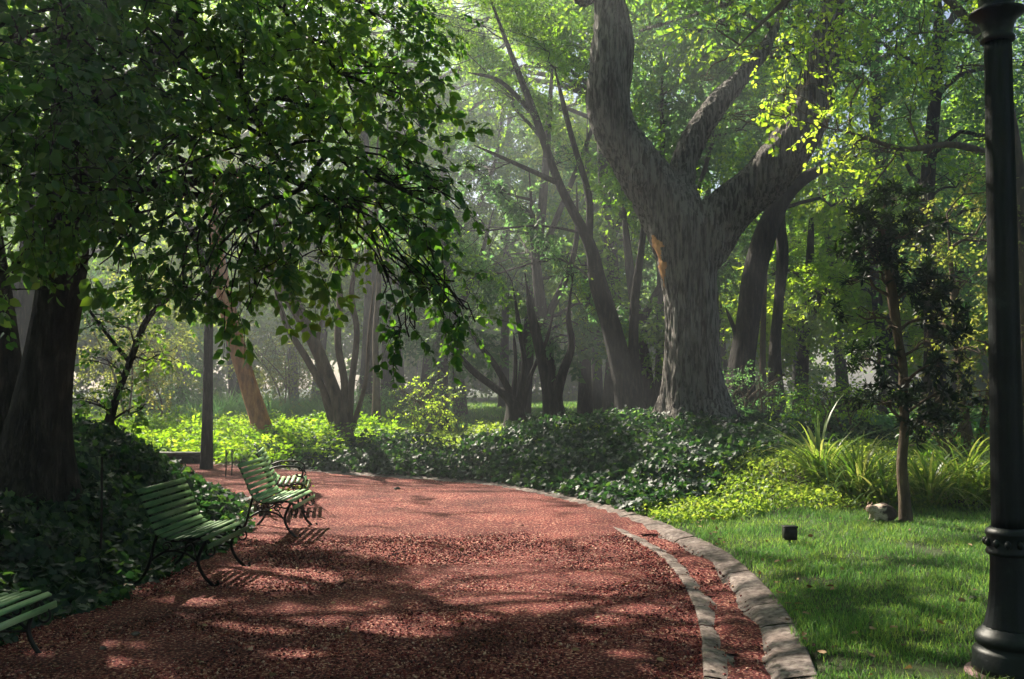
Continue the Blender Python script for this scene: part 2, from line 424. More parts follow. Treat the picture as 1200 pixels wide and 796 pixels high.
def make_spray(n, length, leaf, kind='lo', droop=.35, flat=.5, seed=1, cluster=False):
    """a twig along +X with leaves set along it"""
    g = np.random.default_rng(seed)
    LV, LF = leaf_shape(kind)
    t = np.sort(g.uniform(.08, 1, n)) if not cluster else g.uniform(.55, 1, n)
    side = np.where(np.arange(n) % 2, 1, -1)
    pos = np.stack([t * length, side * .01 + g.normal(0, .02 * length, n), -droop * length * t * t * .5 + g.normal(0, .02 * length, n)], 1)
    ang = side * g.uniform(.5, 1.25, n) if not cluster else g.uniform(-math.pi, math.pi, n)
    D = np.stack([np.cos(ang), np.sin(ang), g.normal(-.35 if not cluster else 0, flat, n)], 1)
    Rm = rotmats(D, g.normal(0, .5, n))
    W, G = put((LV, LF), pos, Rm, g.uniform(.5, 1.2, n) * leaf)
    mi = np.zeros(len(G), int); gid = np.repeat(np.arange(n), len(LF))
    # the twig itself
    tw = max(.004, leaf * .035)
    P = np.array([[x * length, 0, -droop * length * x * x * .5] for x in (0, .5, 1)])
    offs = np.array([[0, tw, 0], [0, -tw * .5, tw * .8], [0, -tw * .5, -tw * .8]])
    TV = np.concatenate([p + offs * (1.1 - .9 * i / 2) for i, p in enumerate(P)])
    TF = []
    for i in range(2):
        for k in range(3):
            a, b = i * 3 + k, i * 3 + (k + 1) % 3
            TF += [(a, b, b + 3), (a, b + 3, a + 3)]
    TF = np.array(TF) + len(W)
    return np.vstack([W, TV]), np.vstack([G, TF]), np.concatenate([mi, np.ones(len(TF), int)]), np.concatenate([gid, np.full(len(TF), n)])


SPR = {
    'near': [make_spray(14, .44, .104, 'hi', .5, .4, s) for s in range(4)],
    'bright': [make_spray(13, .50, .095, 'hi', .45, .3, s + 10) for s in range(4)],
    'mid': [make_spray(14, .60, .10, 'lo', .4, .5, s + 20) for s in range(4)],
    'far': [make_spray(18, .85, .19, 'lo', .35, .6, s + 30) for s in range(4)],
    'farther': [make_spray(16, 1.5, .42, 'lo', .3, .7, s + 40) for s in range(3)],
    'fine': [make_spray(22, .55, .055, 'lo', .2, .6, s + 50) for s in range(4)],
    'needle': [make_spray(34, .22, .11, 'narrow', .0, .7, s + 60, True) for s in range(3)],
    'fern': [make_spray(22, .50, .085, 'lo', .9, .15, s + 70) for s in range(4)],
}


def sprays_mesh(name, parent, key, pos, dirs, scale, mats, off, tint=None):
    T = SPR[key]; pick = rng.integers(0, len(T), len(pos))
    Vs, Fs, Ms, Rn = [], [], [], []; n0 = 0
    for k, t in enumerate(T):
        s = np.where(pick == k)[0]
        if not len(s): continue
        Rm = rotmats(dirs[s], rng.normal(0, .45, len(s)))
        W, G = put(t, pos[s], Rm, scale[s])
        Vs.append(W); Fs.append(G + n0); n0 += len(W)
        Ms.append(np.tile(t[2], len(s)))
        base = rng.uniform(.15, .85, len(s)) if tint is None else tint[s]
        ng = t[3].max() + 1
        per = np.clip(base[:, None] + rng.normal(0, .17, (len(s), ng)), 0, 1)
        Rn.append(per[:, t[3]].ravel())
    if not Vs: return None
    return mesh_np(name, np.concatenate(Vs) - np.asarray(off), [np.concatenate(Fs)], mats, parent, rnd=np.concatenate(Rn), midx=np.concatenate(Ms))


def clump_points(clumps, density, hollow=.35, sc=(.75, 1.2), droop=.3):
    P, Dn = [], []
    for c, r in clumps:
        c = np.asarray(c, float); r = np.broadcast_to(np.asarray(r, float), (3,))
        area = 4 * math.pi * ((r[0] * r[1]) ** 1.6 / 3 + (r[0] * r[2]) ** 1.6 / 3 + (r[1] * r[2]) ** 1.6 / 3) ** (1 / 1.6)
        n = max(6, int(area * density))
        d = rand_dirs(n)
        rad = hollow + (1 - hollow) * rng.uniform(0, 1, n) ** .55
        # ragged outline: the shell swells and sinks with direction
        w = 1 + .22 * np.sin(d[:, 0] * 5 + c[0]) * np.sin(d[:, 1] * 6 + c[1]) + .18 * np.sin(d[:, 2] * 7 + c[2] * 2 + d[:, 0] * 4)
        P.append(c + d * r * (rad * w)[:, None])
        dd = d * np.array([1, 1, .55]) + rng.normal(0, .45, (n, 3)); dd[:, 2] -= droop
        Dn.append(dd)
    P = np.concatenate(P); Dn = np.concatenate(Dn)
    return P, Dn, rng.uniform(sc[0], sc[1], len(P))


def limb(mb, a, b, r0, r1, sag=.15, sides=6, n=7, wob=.08):
    a = np.asarray(a, float); b = np.asarray(b, float); L = np.linalg.norm(b - a)
    m1 = a * .65 + b * .35 + rng.normal(0, wob * L, 3) + np.array([0, 0, sag * L]); m2 = a * .3 + b * .7 + rng.normal(0, wob * L, 3) + np.array([0, 0, sag * L * .8])
    P = smooth_poly([a, m1, m2, b], n)
    mb.tube(P, np.linspace(r0, r1, n), sides, cap=False)
    return P


def make_tree(name, label, stems, clumps, key, leaf, bark, density=2.2, group=None, cat='tree', carve=True, limbs=True, remesh=None,
              twigs=4, up=0., hollow=.35, droop=.3, limb_r=.05, sc=(.75, 1.2), sides=12, extra_limbs=(), slack=1.0, gapnoise=.0, view_thin=None, crowns=None):
    """stems: list of [(x,y,z,r),...] polylines in world space; one tree = one empty with trunk and crown"""
    base = np.array(stems[0][0][:3], float)
    root = empty(name, base, label, cat, group)
    mb = MB(); lines = []
    for i, s in enumerate(stems):
        Q = smooth_poly(s, max(14, 5 * len(s)))
        Q[:, 3] *= np.clip((len(Q) - np.arange(len(Q))) / (.25 * len(Q)), .25, 1)
        mb.tube(Q[:, :3], np.maximum(Q[:, 3], .012), sides, ridge=.07 if sides > 8 else .03, seed=i * 1.7, flare=.35 if i == 0 else None)
        lines.append(Q)
    allp = np.concatenate(lines)
    if limbs:
        for c, r in clumps:
            c = np.asarray(c, float); rr = float(np.mean(r))
            if carve and lit(c[None], 1.0, .1)[0]: continue
            d = np.linalg.norm(allp[:, :3] - c, axis=1) + (2.2 * np.maximum(0, allp[:, 2] - c[2] + .2) if not up else up * np.maximum(0, c[2] - allp[:, 2] + .3))
            j = int(np.argmin(d)); a = allp[j]
            dist = np.linalg.norm(a[:3] - c)
            r0 = min(a[3] * .8, limb_r * (.6 + dist * .25)) + .008
            P = limb(mb, a[:3], c, r0, r0 * .35, .12)
            for _ in range(twigs):
                t = rng.integers(2, len(P)); e = c + rand_dirs(1)[0] * np.asarray(r) * .85
                Q2 = limb(mb, P[t], e, r0 * .4, .006, .05, 4, 5)
                for _ in range(1):
                    limb(mb, Q2[2], c + rand_dirs(1)[0] * np.asarray(r) * .95, r0 * .2, .004, .03, 3, 4)
    for s in extra_limbs:
        Q = smooth_poly(s, 12); mb.tube(Q[:, :3], np.maximum(Q[:, 3], .006), 7, cap=False)
    if remesh:
        tr = mb.build('trunk', M[bark], None, smooth=True, off=base)
        md = tr.modifiers.new('r', 'REMESH'); md.mode = 'VOXEL'; md.voxel_size = remesh; md.use_smooth_shade = True
        sm = tr.modifiers.new('s', 'SMOOTH'); sm.factor = .5; sm.iterations = 6
        dg = bpy.context.evaluated_depsgraph_get(); ev = tr.evaluated_get(dg)
        me = bpy.data.meshes.new_from_object(ev); tr.modifiers.clear(); tr.data = me; tr.parent = root
        co = np.zeros(len(me.vertices) * 3); me.vertices.foreach_get('co', co); co = co.reshape(-1, 3)
        no = np.zeros(len(me.vertices) * 3); me.vertices.foreach_get('normal', no); no = no.reshape(-1, 3)
        dsp = np.array([.9 - 2.2 * abs(mnoise.fractal(Vector((p[0] * 6.5, p[1] * 6.5, p[2] * 1.0)), .8, 2.1, 3)) for p in co])
        dsp2 = np.array([mnoise.noise(Vector((p[0] * 1.1, p[1] * 1.1, p[2] * .6))) for p in co])
        me.vertices.foreach_set('co', (co + no * (dsp * .045 + dsp2 * .06)[:, None]).ravel()); me.update()
    else:
        tr = mb.build('trunk', M[bark], root, smooth=True, off=base)
    P, Dn, S = clump_points(clumps, density, hollow, sc, droop)
    if carve:
        mar = {'near': .18, 'bright': .2, 'mid': .25, 'fine': .2, 'far': .42}.get(key, .3)
        k = ~lit(P + Dn / np.linalg.norm(Dn, axis=1)[:, None] * mar, slack, mar) | (rng.uniform(size=len(P)) < .015)
        P, Dn, S = P[k], Dn[k], S[k]
    if view_thin is not None:
        k = view_thin(P); P, Dn, S = P[k], Dn[k], S[k]
    k = P[:, 2] > terrain(P[:, :2]) + .12
    P, Dn, S = P[k], Dn[k], S[k]
    # patches of denser and thinner foliage
    q = .5 * vnoise(P[:, :2] + P[:, 2:] * .7, 1.3, 2) + .4 * vnoise(P[:, [2, 0]] - P[:, 1:2] * .6, 1.9, 5)
    k = q > (-.18 - rng.uniform(0, .25, len(P))); P, Dn, S, q = P[k], Dn[k], S[k], q[k]
    sprays_mesh('crown', root, key, P, Dn, S, [M[leaf], M['bark_dark']], base, tint=np.clip(.45 + q * .7, 0.05, .95))
    return root


def stem(*pts):
    """(px, py, D, radius in px) -> world polyline"""
    return [(*at(px, py, D), r * D / FPX) for px, py, D, r in pts]


def ground_stem(px, D, rpx, *pts):
    x = (px - 600) / FPX * D
    return [(x, D, tz(x, D) - .12, rpx * 1.15 * D / FPX)] + stem(*pts)


def cl(px, py, D, r):      # crown clump
    return (at(px, py, D), r)


def shade_clumps(n, gx, gy, z, r, seed):
    """crown clumps above the stretch of ground gx, gy, up along the sun's direction"""
    g = np.random.default_rng(seed); o = []
    for _ in range(n):
        h = g.uniform(*z); u = np.array([g.uniform(*gx), g.uniform(*gy)]) + TS[:2] * h / TS[2]
        rr = g.uniform(*r); o.append((np.array([u[0], u[1], h]), np.array([rr, rr, rr * .55])))
    return o


def clumps_box(n, x, y, z, r, seed, ok=None):
    g = np.random.default_rng(seed); o = []
    while len(o) < n:
        c = np.array([g.uniform(*x), g.uniform(*y), g.uniform(*z)])
        if ok is None or ok(c): o.append((c, g.uniform(*r) * np.array([1, 1, .7])))
    return o


# ------------------------------------------------------------------ ground, path, kerb
def axis(lo, hi, fine_lo, fine_hi, step, grow=1.25):
    a = list(np.arange(fine_lo, fine_hi + 1e-6, step)); d = step
    while a[-1] < hi: d *= grow; a.append(min(hi, a[-1] + d))
    b = []; c = fine_lo; d = step
    while c > lo: d *= grow; c = max(lo, c - d); b.append(c)
    return np.array(b[::-1] + a)


def grid(xs, ys):
    X, Y = np.meshgrid(xs, ys)
    Q = np.stack([X.ravel(), Y.ravel()], 1); nx = len(xs)
    i, j = np.meshgrid(np.arange(len(xs) - 1), np.arange(len(ys) - 1))
    a = (j * nx + i).ravel()
    return Q, np.stack([a, a + 1, a + nx + 1, a + nx], 1)


xs = axis(-110, 110, -14, 14, .22); ys = axis(-30, 170, 0, 36, .22)
Q, Fq = grid(xs, ys)
Z = terrain(Q)
far = sstep((Q[:, 1] - 30) / 20)
Z = Z + far * .12 * vnoise(Q, .12, 5)
cen = Q[Fq].mean(1)
dkc = seg_dist(cen, KERB)
lawn = (((cen[:, 0] > 1.2) & (cen[:, 1] < 12.2 + .15 * (cen[:, 0] - 2)) & (cen[:, 1] > -10)) | (cen[:, 1] > 27) | ((cen[:, 0] < -6) & (cen[:, 1] > 24)))
g_o = mesh_np('ground', np.column_stack([Q, Z]), [Fq], [M['soil'], M['turf']], midx=lawn.astype(int), smooth=True)
tag(g_o, 'dark earth and turf of the park under beds and lawns', 'ground', kind='structure')

Q, Fq = grid(np.arange(-16, 3.2, .11), np.arange(-3, 24, .11))
cen = Q[Fq].mean(1)
ins = inside(cen, POLY); dk = seg_dist(cen, KERB); dl = seg_dist(cen, LEFT)
keep = (ins & (dk > np.where(cen[:, 1] > 11, .22, .44))) | (~ins & (dl < .35) & (dk > 1.2))
used, inv = np.unique(Fq[keep], return_inverse=True)
Qp = Q[used]
zp = .012 + .010 * vnoise(Qp, 3.1) + .008 * vnoise(Qp, 1.1, 4) + np.array([.007 * mnoise.noise(Vector((x * 7, y * 7, 0))) for x, y in Qp])
dkp = seg_dist(Qp, KERB); fw = sstep((Qp[:, 1] - 10.4) / 1.6); zp = np.where(inside(Qp, POLY), zp * (1 - fw) * sstep((dkp - .5) / .6) + .004 * (1 - fw) + fw * (.034 + zp * .6), zp) ; zp = np.maximum(zp, .004)
zp = np.maximum(zp, terrain(Qp) + .004)
po = mesh_np('path', np.column_stack([Qp, zp]), [inv.reshape(-1, 4)], [M['gravel']], smooth=True)
tag(po, 'wide path of crushed red brick curving away to the left', 'path', kind='structure')

# dished kerb cast in lengths, joints between them
nrm = np.gradient(KERB, axis=0); nrm /= np.linalg.norm(nrm, axis=1)[:, None]
nrm = np.stack([nrm[:, 1], -nrm[:, 0]], 1)       # away from the path
KD = smooth_poly(KERB[:135], 1200)
tn = np.gradient(KD, axis=0); sl = np.linalg.norm(tn, axis=1); tn /= sl[:, None]; nn = np.stack([tn[:, 1], -tn[:, 0]], 1)
arc = np.concatenate([[0], np.cumsum(np.hypot(*np.diff(KD, axis=0).T))])
prof = [(-.62, -.10), (-.62, .022), (-.605, .028), (-.53, .020), (-.47, .000), (-.38, -.032), (-.30, -.034), (-.22, -.010), (-.17, .026), (-.15, .036), (-.06, .052), (.03, .064), (.045, .058), (.05, -.10)]
V, Fk = [], []; n0 = 0
seglen = .62
k = 0
while (k + 1) * seglen < arc[-1]:
    s0, s1 = k * seglen + .007, (k + 1) * seglen - .007
    jz, jn = rng.normal(0, .004), rng.normal(0, .005)
    ss = np.linspace(s0, s1, 5)
    cx = np.interp(ss, arc, KD[:, 0]); cy = np.interp(ss, arc, KD[:, 1]); nx_ = np.interp(ss, arc, nn[:, 0]); ny_ = np.interp(ss, arc, nn[:, 1])
    for q in range(5):
        ch = .007 if q in (0, 4) else 0
        for i, (d, z) in enumerate(prof):
            dd = d + jn + rng.normal(0, .002)
            V.append((cx[q] + nx_[q] * dd, cy[q] + ny_[q] * dd, z + jz - ch + rng.normal(0, .0012)))
    m = len(prof)
    for q in range(4):
        for i in range(m):
            a, b_ = n0 + q * m + i, n0 + q * m + (i + 1) % m
            Fk.append((a, a + m, b_ + m, b_))
    n0 += 5 * m
    k += 1
ko = mesh_np('kerb', V, [np.array(Fk)], [M['concrete']])
tag(ko, 'worn pinkish concrete kerb with a dished gutter along the right and far edge of the path', 'kerb', kind='structure')
# red grit washed into the gutter
w0 = np.interp(KD[:, 1], [0, 5, 9, 12, 15, 30], [.004, .004, .006, .02, .035, .035])
cols_ = np.linspace(-.52, -.17, 11)
V = []
for i in range(len(KD)):
    for d in cols_:
        wv = .012 * math.sin(arc[i] * 2.3 + 3 * d) + .012 * math.sin(arc[i] * 5.1 + 1) + .008 * mnoise.noise(Vector((arc[i] * 8, d * 25, 0)))
        V.append((*(KD[i] + nn[i] * d), w0[i] + wv * 1.3 - 1.0 * (d + .34) ** 2))
nc = len(cols_); Fg = [(i * nc + j, i * nc + j + 1, (i + 1) * nc + j + 1, (i + 1) * nc + j) for i in range(len(KD) - 1) for j in range(nc - 1)]
tag(mesh_np('gutter_grit', V, [np.array(Fg)], [M['gravel']], smooth=True), 'red grit washed into the bottom of the concrete gutter', 'grit', kind='stuff')

# loose chips on the path
n = 130000
yy = 4.3 + 14.5 * rng.uniform(0, 1, n) ** 1.5; xx = rng.uniform(-5.9, 2.0, n); Qs = np.stack([xx, yy], 1)
ok = inside(Qs, POLY); Qs = Qs[ok]; dk = seg_dist(Qs, KERB)
Qs = Qs[(dk > .14) & ((dk > .62) | (rng.uniform(size=len(dk)) < .25))]; dk = seg_dist(Qs, KERB)
oct_V = np.array([(1, 0, 0), (0, 1, 0), (-1, 0, 0), (0, -1, 0), (.1, .1, .7), (0, 0, -.6)], float)
oct_F = np.array([(0, 1, 4), (1, 2, 4), (2, 3, 4), (3, 0, 4), (1, 0, 5), (2, 1, 5), (3, 2, 5), (0, 3, 5)])
sz = .004 + .010 * rng.uniform(0, 1, len(Qs)) ** 3 + .004 * (Qs[:, 1] > 8)
Rm = rotmats(rand_dirs(len(Qs)) * np.array([1, 1, .4]), rng.uniform(0, 6, len(Qs)))
zz = np.where(dk < .62, .012, .018)
W, G = put((oct_V, oct_F), np.column_stack([Qs, zz]), Rm, sz)
tag(mesh_np('loose_chips', W, [G], [M['stone']], rnd=np.repeat(rng.uniform(0, 1, len(Qs)) ** 1.6, 8)), 'loose red brick chips strewn over the path', 'gravel', kind='stuff')

# fallen leaves
n = 3200
yy = 4.5 + 12 * rng.uniform(0, 1, n) ** 1.3; xx = rng.uniform(-3.6, 5.5, n); Qs = np.stack([xx, yy], 1)
edge = np.minimum(seg_dist(Qs, KERB), seg_dist(Qs, LEFT)); ok = (rng.uniform(size=n) < .08 + .9 * np.exp(-edge / .3)); Qs = Qs[ok]
zz = terrain(Qs) + np.where(inside(Qs, POLY), .024, .05)
LV, LF = leaf_shape('hi')
dd = rand_dirs(len(Qs)) * np.array([1, 1, .15])
W, G = put((LV, LF), np.column_stack([Qs, zz]), rotmats(dd, rng.normal(0, .5, len(Qs))), rng.uniform(.03, .075, len(Qs)))
tag(mesh_np('fallen_leaves', W, [G], [M['litter']], rnd=np.repeat(rng.uniform(0, 1, len(Qs)), len(LF))), 'dry brown leaves fallen along the path edges and lawn', 'leaves', kind='stuff')


# ------------------------------------------------------------------ ground cover
def cover(name, label, cat, region, n, mat, key=None, kind='ivy', size=(.07, .12), lift=(.02, .22), tilt=.55, mod=None, tint=None, box=None):
    x0, x1, y0, y1 = box
    # more leaves close to the camera
    y = y0 + (y1 - y0) * rng.uniform(0, 1, n) ** 1.25; x = rng.uniform(x0, x1, n)
    Q = np.stack([x, y], 1); ok = region(Q); Q = Q[ok]
    e = .12
    h0 = terrain(Q); hx = terrain(Q + [e, 0]); hy = terrain(Q + [0, e])
    nm = np.stack([-(hx - h0) / e, -(hy - h0) / e, np.ones(len(Q))], 1); nm /= np.linalg.norm(nm, axis=1)[:, None]
    lf = rng.uniform(lift[0], lift[1], len(Q))
    bumpy = .5 + .5 * vnoise(Q, 1.9, 6) * .6 + .2 * vnoise(Q, 4.7, 8)
    if mod is not None: bumpy = bumpy * mod(Q)
    P = np.column_stack([Q, h0]) + nm * (lf * np.clip(bumpy, .15, 2))[:, None]
    nl = nm + rng.normal(0, tilt, (len(Q), 3)); nl /= np.linalg.norm(nl, axis=1)[:, None]
    d = rand_dirs(len(Q)); d = d - nl * (d * nl).sum(1)[:, None] - nm * 0 ; d[:, 2] -= .35
    tn_ = np.clip(rng.uniform(0, 1, len(Q)) ** 1.7 if tint is None else tint(Q) + rng.normal(0, .18, len(Q)), 0, 1)
    if key:
        o = sprays_mesh(name, None, key, P, d * np.array([1, 1, .4]) + np.array([0, 0, .8]) * 0 + np.array([0, 0, .55]), rng.uniform(size[0], size[1], len(Q)), [M[mat], M['bark_dark']], (0, 0, 0), tint=tn_)
    else:
        T = leaf_shape(kind)
        W, G = put(T, P, rotmats(d, None, nl), rng.uniform(size[0], size[1], len(Q)))
        o = mesh_np(name, W, [G], [M[mat]], rnd=np.repeat(tn_, len(T[1])))
    tag(o, label, cat, kind='stuff')
    return o


def left_bed(Q):
    return (~inside(Q, POLY) & (seg_dist(Q, LEFT) < seg_dist(Q, KERB))) | (inside(Q, POLY) & (seg_dist(Q, LEFT) < .10 + .10 * vnoise(Q, 3)))


def outer(Q):
    return ~inside(Q, POLY) & (seg_dist(Q, KERB) <= seg_dist(Q, LEFT))


def far_ivy(Q):   # ivy bank along the far kerb and round the big tree
    d = seg_dist(Q, KERB); x, y = Q.T
    a = (x > -5.6) & (x < .9) & (y > 14.5) & (d < 2.6 + .5 * vnoise(Q, .9)) & (d > .02)
    b = (x > -.1) & (x < 5.8) & (y > 11.9 + 1.15 * np.maximum(0, x - 1.3) + .5 * vnoise(Q, 1.4)) & (d > .02) & (y < 25)
    c = (x > 5) & (x < 7.2) & (y > 17) & (y < 24)
    return outer(Q) & (a | b | c)


def lime_bed(Q):  # yellow-green low plants on the right bed
    d = seg_dist(Q, KERB); x, y = Q.T
    b = (y > 11.5 + .75 * sstep((x - 2.6) / 1.2) + .05 * (x - 2) + .25 * vnoise(Q, 1.8)) & (x > .9) & (x < 10) & (y < 11.9 + 1.15 * np.maximum(0, x - 1.3) + .5 * vnoise(Q, 1.4) + .6) & (y < 19)
    return outer(Q) & b & (d > .08)


def bank(Q):      # how high the ivy stands
    d = np.where(left_bed(Q), seg_dist(Q, LEFT), seg_dist(Q, KERB))
    return .35 + .85 * sstep(d / .5)


cover('ivy_ground_cover', 'dark glossy ivy covering the raised bed behind the benches', 'ivy', left_bed, 85000, 'ivy', size=(.06, .115), lift=(.02, .34), mod=bank, box=(-11, -3.0, 3.5, 16.8))
cover('ivy_bank', 'dense dark ivy bank along the far kerb and around the foot of the big forked tree', 'ivy', far_ivy, 105000, 'ivy', size=(.065, .11), lift=(.05, .95), mod=lambda Q: .3 + .75 * sstep(seg_dist(Q, KERB) / .55) * np.where(Q[:, 0] < .9, .5, .46), box=(-6, 7.4, 11.5, 25))
cover('low_yellow_green_plants', 'sunlit yellow-green leafy plants between the ivy and the lawn', 'ground cover', lime_bed, 60000, 'cover', kind='lo', size=(.045, .085), lift=(.03, .34), mod=lambda Q: .35 + .75 * sstep(seg_dist(Q, KERB) / .6), box=(.8, 10, 11, 19))
cover('bright_fern_bed', 'bright lime green ferns spreading beyond the far bend of the path', 'ferns', lambda Q: outer(Q) & (seg_dist(Q, KERB) > .15) & (Q[:, 0] < -3.9 + .2 * (Q[:, 1] - 19)) & (Q[:, 0] > -13) & (Q[:, 1] < 27), 5200, 'fern', key='fern', size=(.9, 1.5), lift=(.05, .45), mod=lambda Q: .4 + 1.0 * sstep(seg_dist(Q, KERB) / 1.6), box=(-13, 0, 19, 27))
cover('grassy_cover', 'light green low plants on top of the far bed', 'ground cover', lambda Q: outer(Q) & (seg_dist(Q, KERB) > 1.9) & (Q[:, 0] > -4.6), 26000, 'cover', kind='lo', size=(.07, .12), lift=(.04, .32), box=(-5, 3.2, 18.5, 27), tint=lambda Q: .45 + 0 * Q[:, 0])
cover('leafy_undergrowth', 'dull green undergrowth beneath the background trees', 'undergrowth', lambda Q: outer(Q), 30000, 'leaf_blue', kind='lo', size=(.12, .24), lift=(.05, .55), box=(2, 18, 22, 31))


def blades(name, label, region, n, mat, h, w, box, yb=1.5, cat='grass'):
    x0, x1, y0, y1 = box
    y = y0 + (y1 - y0) * rng.uniform(0, 1, n) ** yb; x = rng.uniform(x0, x1, n)
    Q = np.stack([x, y], 1); Q = Q[region(Q)]; z = terrain(Q)
    bare = vnoise(Q, 1.6, 9) + .5 * vnoise(Q, 4.1, 3)
    near = np.exp(-((Q[:, 0] - 2.7) ** 2 / .6 + (Q[:, 1] - 6.2) ** 2 / .5))
    k = bare > -.75 + .9 * near - rng.uniform(0, .4, len(Q)); Q, z = Q[k], z[k]; n = len(Q)
    a = rng.uniform(0, 2 * math.pi, n); hh = rng.uniform(h[0], h[1], n) * (1 + .4 * vnoise(Q, 2.7, 2)) ; ww = rng.uniform(w[0], w[1], n)
    lean = rng.normal(0, .45, (n, 2)) * hh[:, None]
    c = np.column_stack([Q, z - .004]); s = np.stack([np.cos(a), np.sin(a), 0 * a], 1) * ww[:, None]
    m_ = c + np.column_stack([lean * .35, hh * .6]); t = c + np.column_stack([lean * 1.1, hh])
    V = np.stack([c - s, c + s, m_ + s * .7, m_ - s * .7, t], 1).reshape(-1, 3)
    i = np.arange(n) * 5
    F4 = np.stack([i, i + 1, i + 2, i + 3], 1); F3 = np.stack([i + 3, i + 2, i + 4], 1)
    r = np.clip(rng.uniform(0, .8, n) + .2 * vnoise(Q, 3, 1), 0, 1)
    return tag(mesh_np(name, V, [F3, F4], [M[mat]], rnd=np.concatenate([r, r])), label, cat, kind='stuff')


blades('grass', 'short lawn grass between the kerb and the lamp post', lambda Q: outer(Q) & (Q[:, 1] < 12.9 + .15 * (Q[:, 0] - 2)) & (seg_dist(Q, KERB) > .055), 200000, 'grass', (.025, .07), (.0022, .004), (1.2, 8.5, 3.8, 12.8))
blades('distant_grass', 'sunlit grass of the far lawn glimpsed between trunks', lambda Q: Q[:, 1] > 27, 60000, 'grass', (.10, .22), (.02, .04), (-26, 26, 27, 72), 1.0)
blades('reeds', 'tall blue-green reedy leaves beyond the fern bed', lambda Q: outer(Q), 5200, 'leaf_blue', (.6, 1.25), (.010, .022), (-9.5, -3.6, 27.5, 30), 1.0, cat='reeds')


# strap-leaved clumps
def strap_clump(x, y, n, L, label, lean=(0, 0), mat='strap', seed=0):
    g = np.random.default_rng(seed); V, F, Rn = [], [], []; n0 = 0; n = int(n * 1.9)
    for i in range(n):
        a = g.uniform(0, 2 * math.pi); l = L * g.uniform(.7, 1.35); w = g.uniform(.012, .024); e0 = g.uniform(.9, 1.5); r0 = g.uniform(0, .24)
        p = np.array([math.cos(a) * r0, math.sin(a) * r0, 0.]); d = np.array([math.cos(a) * math.cos(e0) + lean[0] * .3, math.sin(a) * math.cos(e0) + lean[1] * .3, math.sin(e0)])
        sd = np.array([-math.sin(a), math.cos(a), 0]); bend = g.uniform(.10, .34)
        for q in range(8):
            ww = w * (1 - (q / 7.3) ** 2); V += [p - sd * ww, p + sd * ww]
            p = p + d * l / 7; d = d + np.array([math.cos(a) * .12, math.sin(a) * .12, -bend]) ; d /= np.linalg.norm(d)
        for q in range(7): F.append((n0 + 2 * q, n0 + 2 * q + 1, n0 + 2 * q + 3, n0 + 2 * q + 2)); Rn.append(i)
        n0 += 16
    r = g.uniform(0, 1, n)
    o = mesh_np('strap_leaved_plant', V, [np.array(F)], [M[mat]], rnd=r[np.array(Rn)])
    o.location = (x, y, tz(x, y) - .01)
    tag(o, label, 'plant', 'strap-leaved plants at the back of the lawn')


for i, (px, D, n, L, lab, ln) in enumerate([
        (960, 14.0, 60, 1.15, 'arching pale strap-leaved plant, leftmost of its row behind the lawn', (-.5, -.2)),
        (1005, 13.2, 70, 1.05, 'bright green strap-leaved plant just left of the slender tufted tree', (0, 0)),
        (1035, 12.9, 40, .8, 'low strap-leaved plant directly behind the cat', (-.3, -.2)),
        (1085, 12.9, 75, .95, 'strap-leaved plant with dark shaded base just right of the slender tufted tree', (.2, 0)),
        (1122, 13.3, 80, 1.05, 'broad strap-leaved plant between the tufted tree and the lamp post', (.3, 0)),
        (1150, 13.0, 60, .95, 'arching strap-leaved plant seen just left of the lamp post', (.4, 0)),
        (1195, 12.6, 70, 1.1, 'strap-leaved plant at the right edge behind the lamp post', (0, 0))]):
    strap_clump((px - 600) / FPX * D, D, n, L, lab, ln, seed=i + 3)

# ------------------------------------------------------------------ trees
def c1(*rows):
    out = []
    for r in rows:
        px, py, D, rad = r[:4]; f = r[4] if len(r) > 4 else .75
        out.append((at(px, py, D), np.array([rad, rad, rad * f])))
    return out


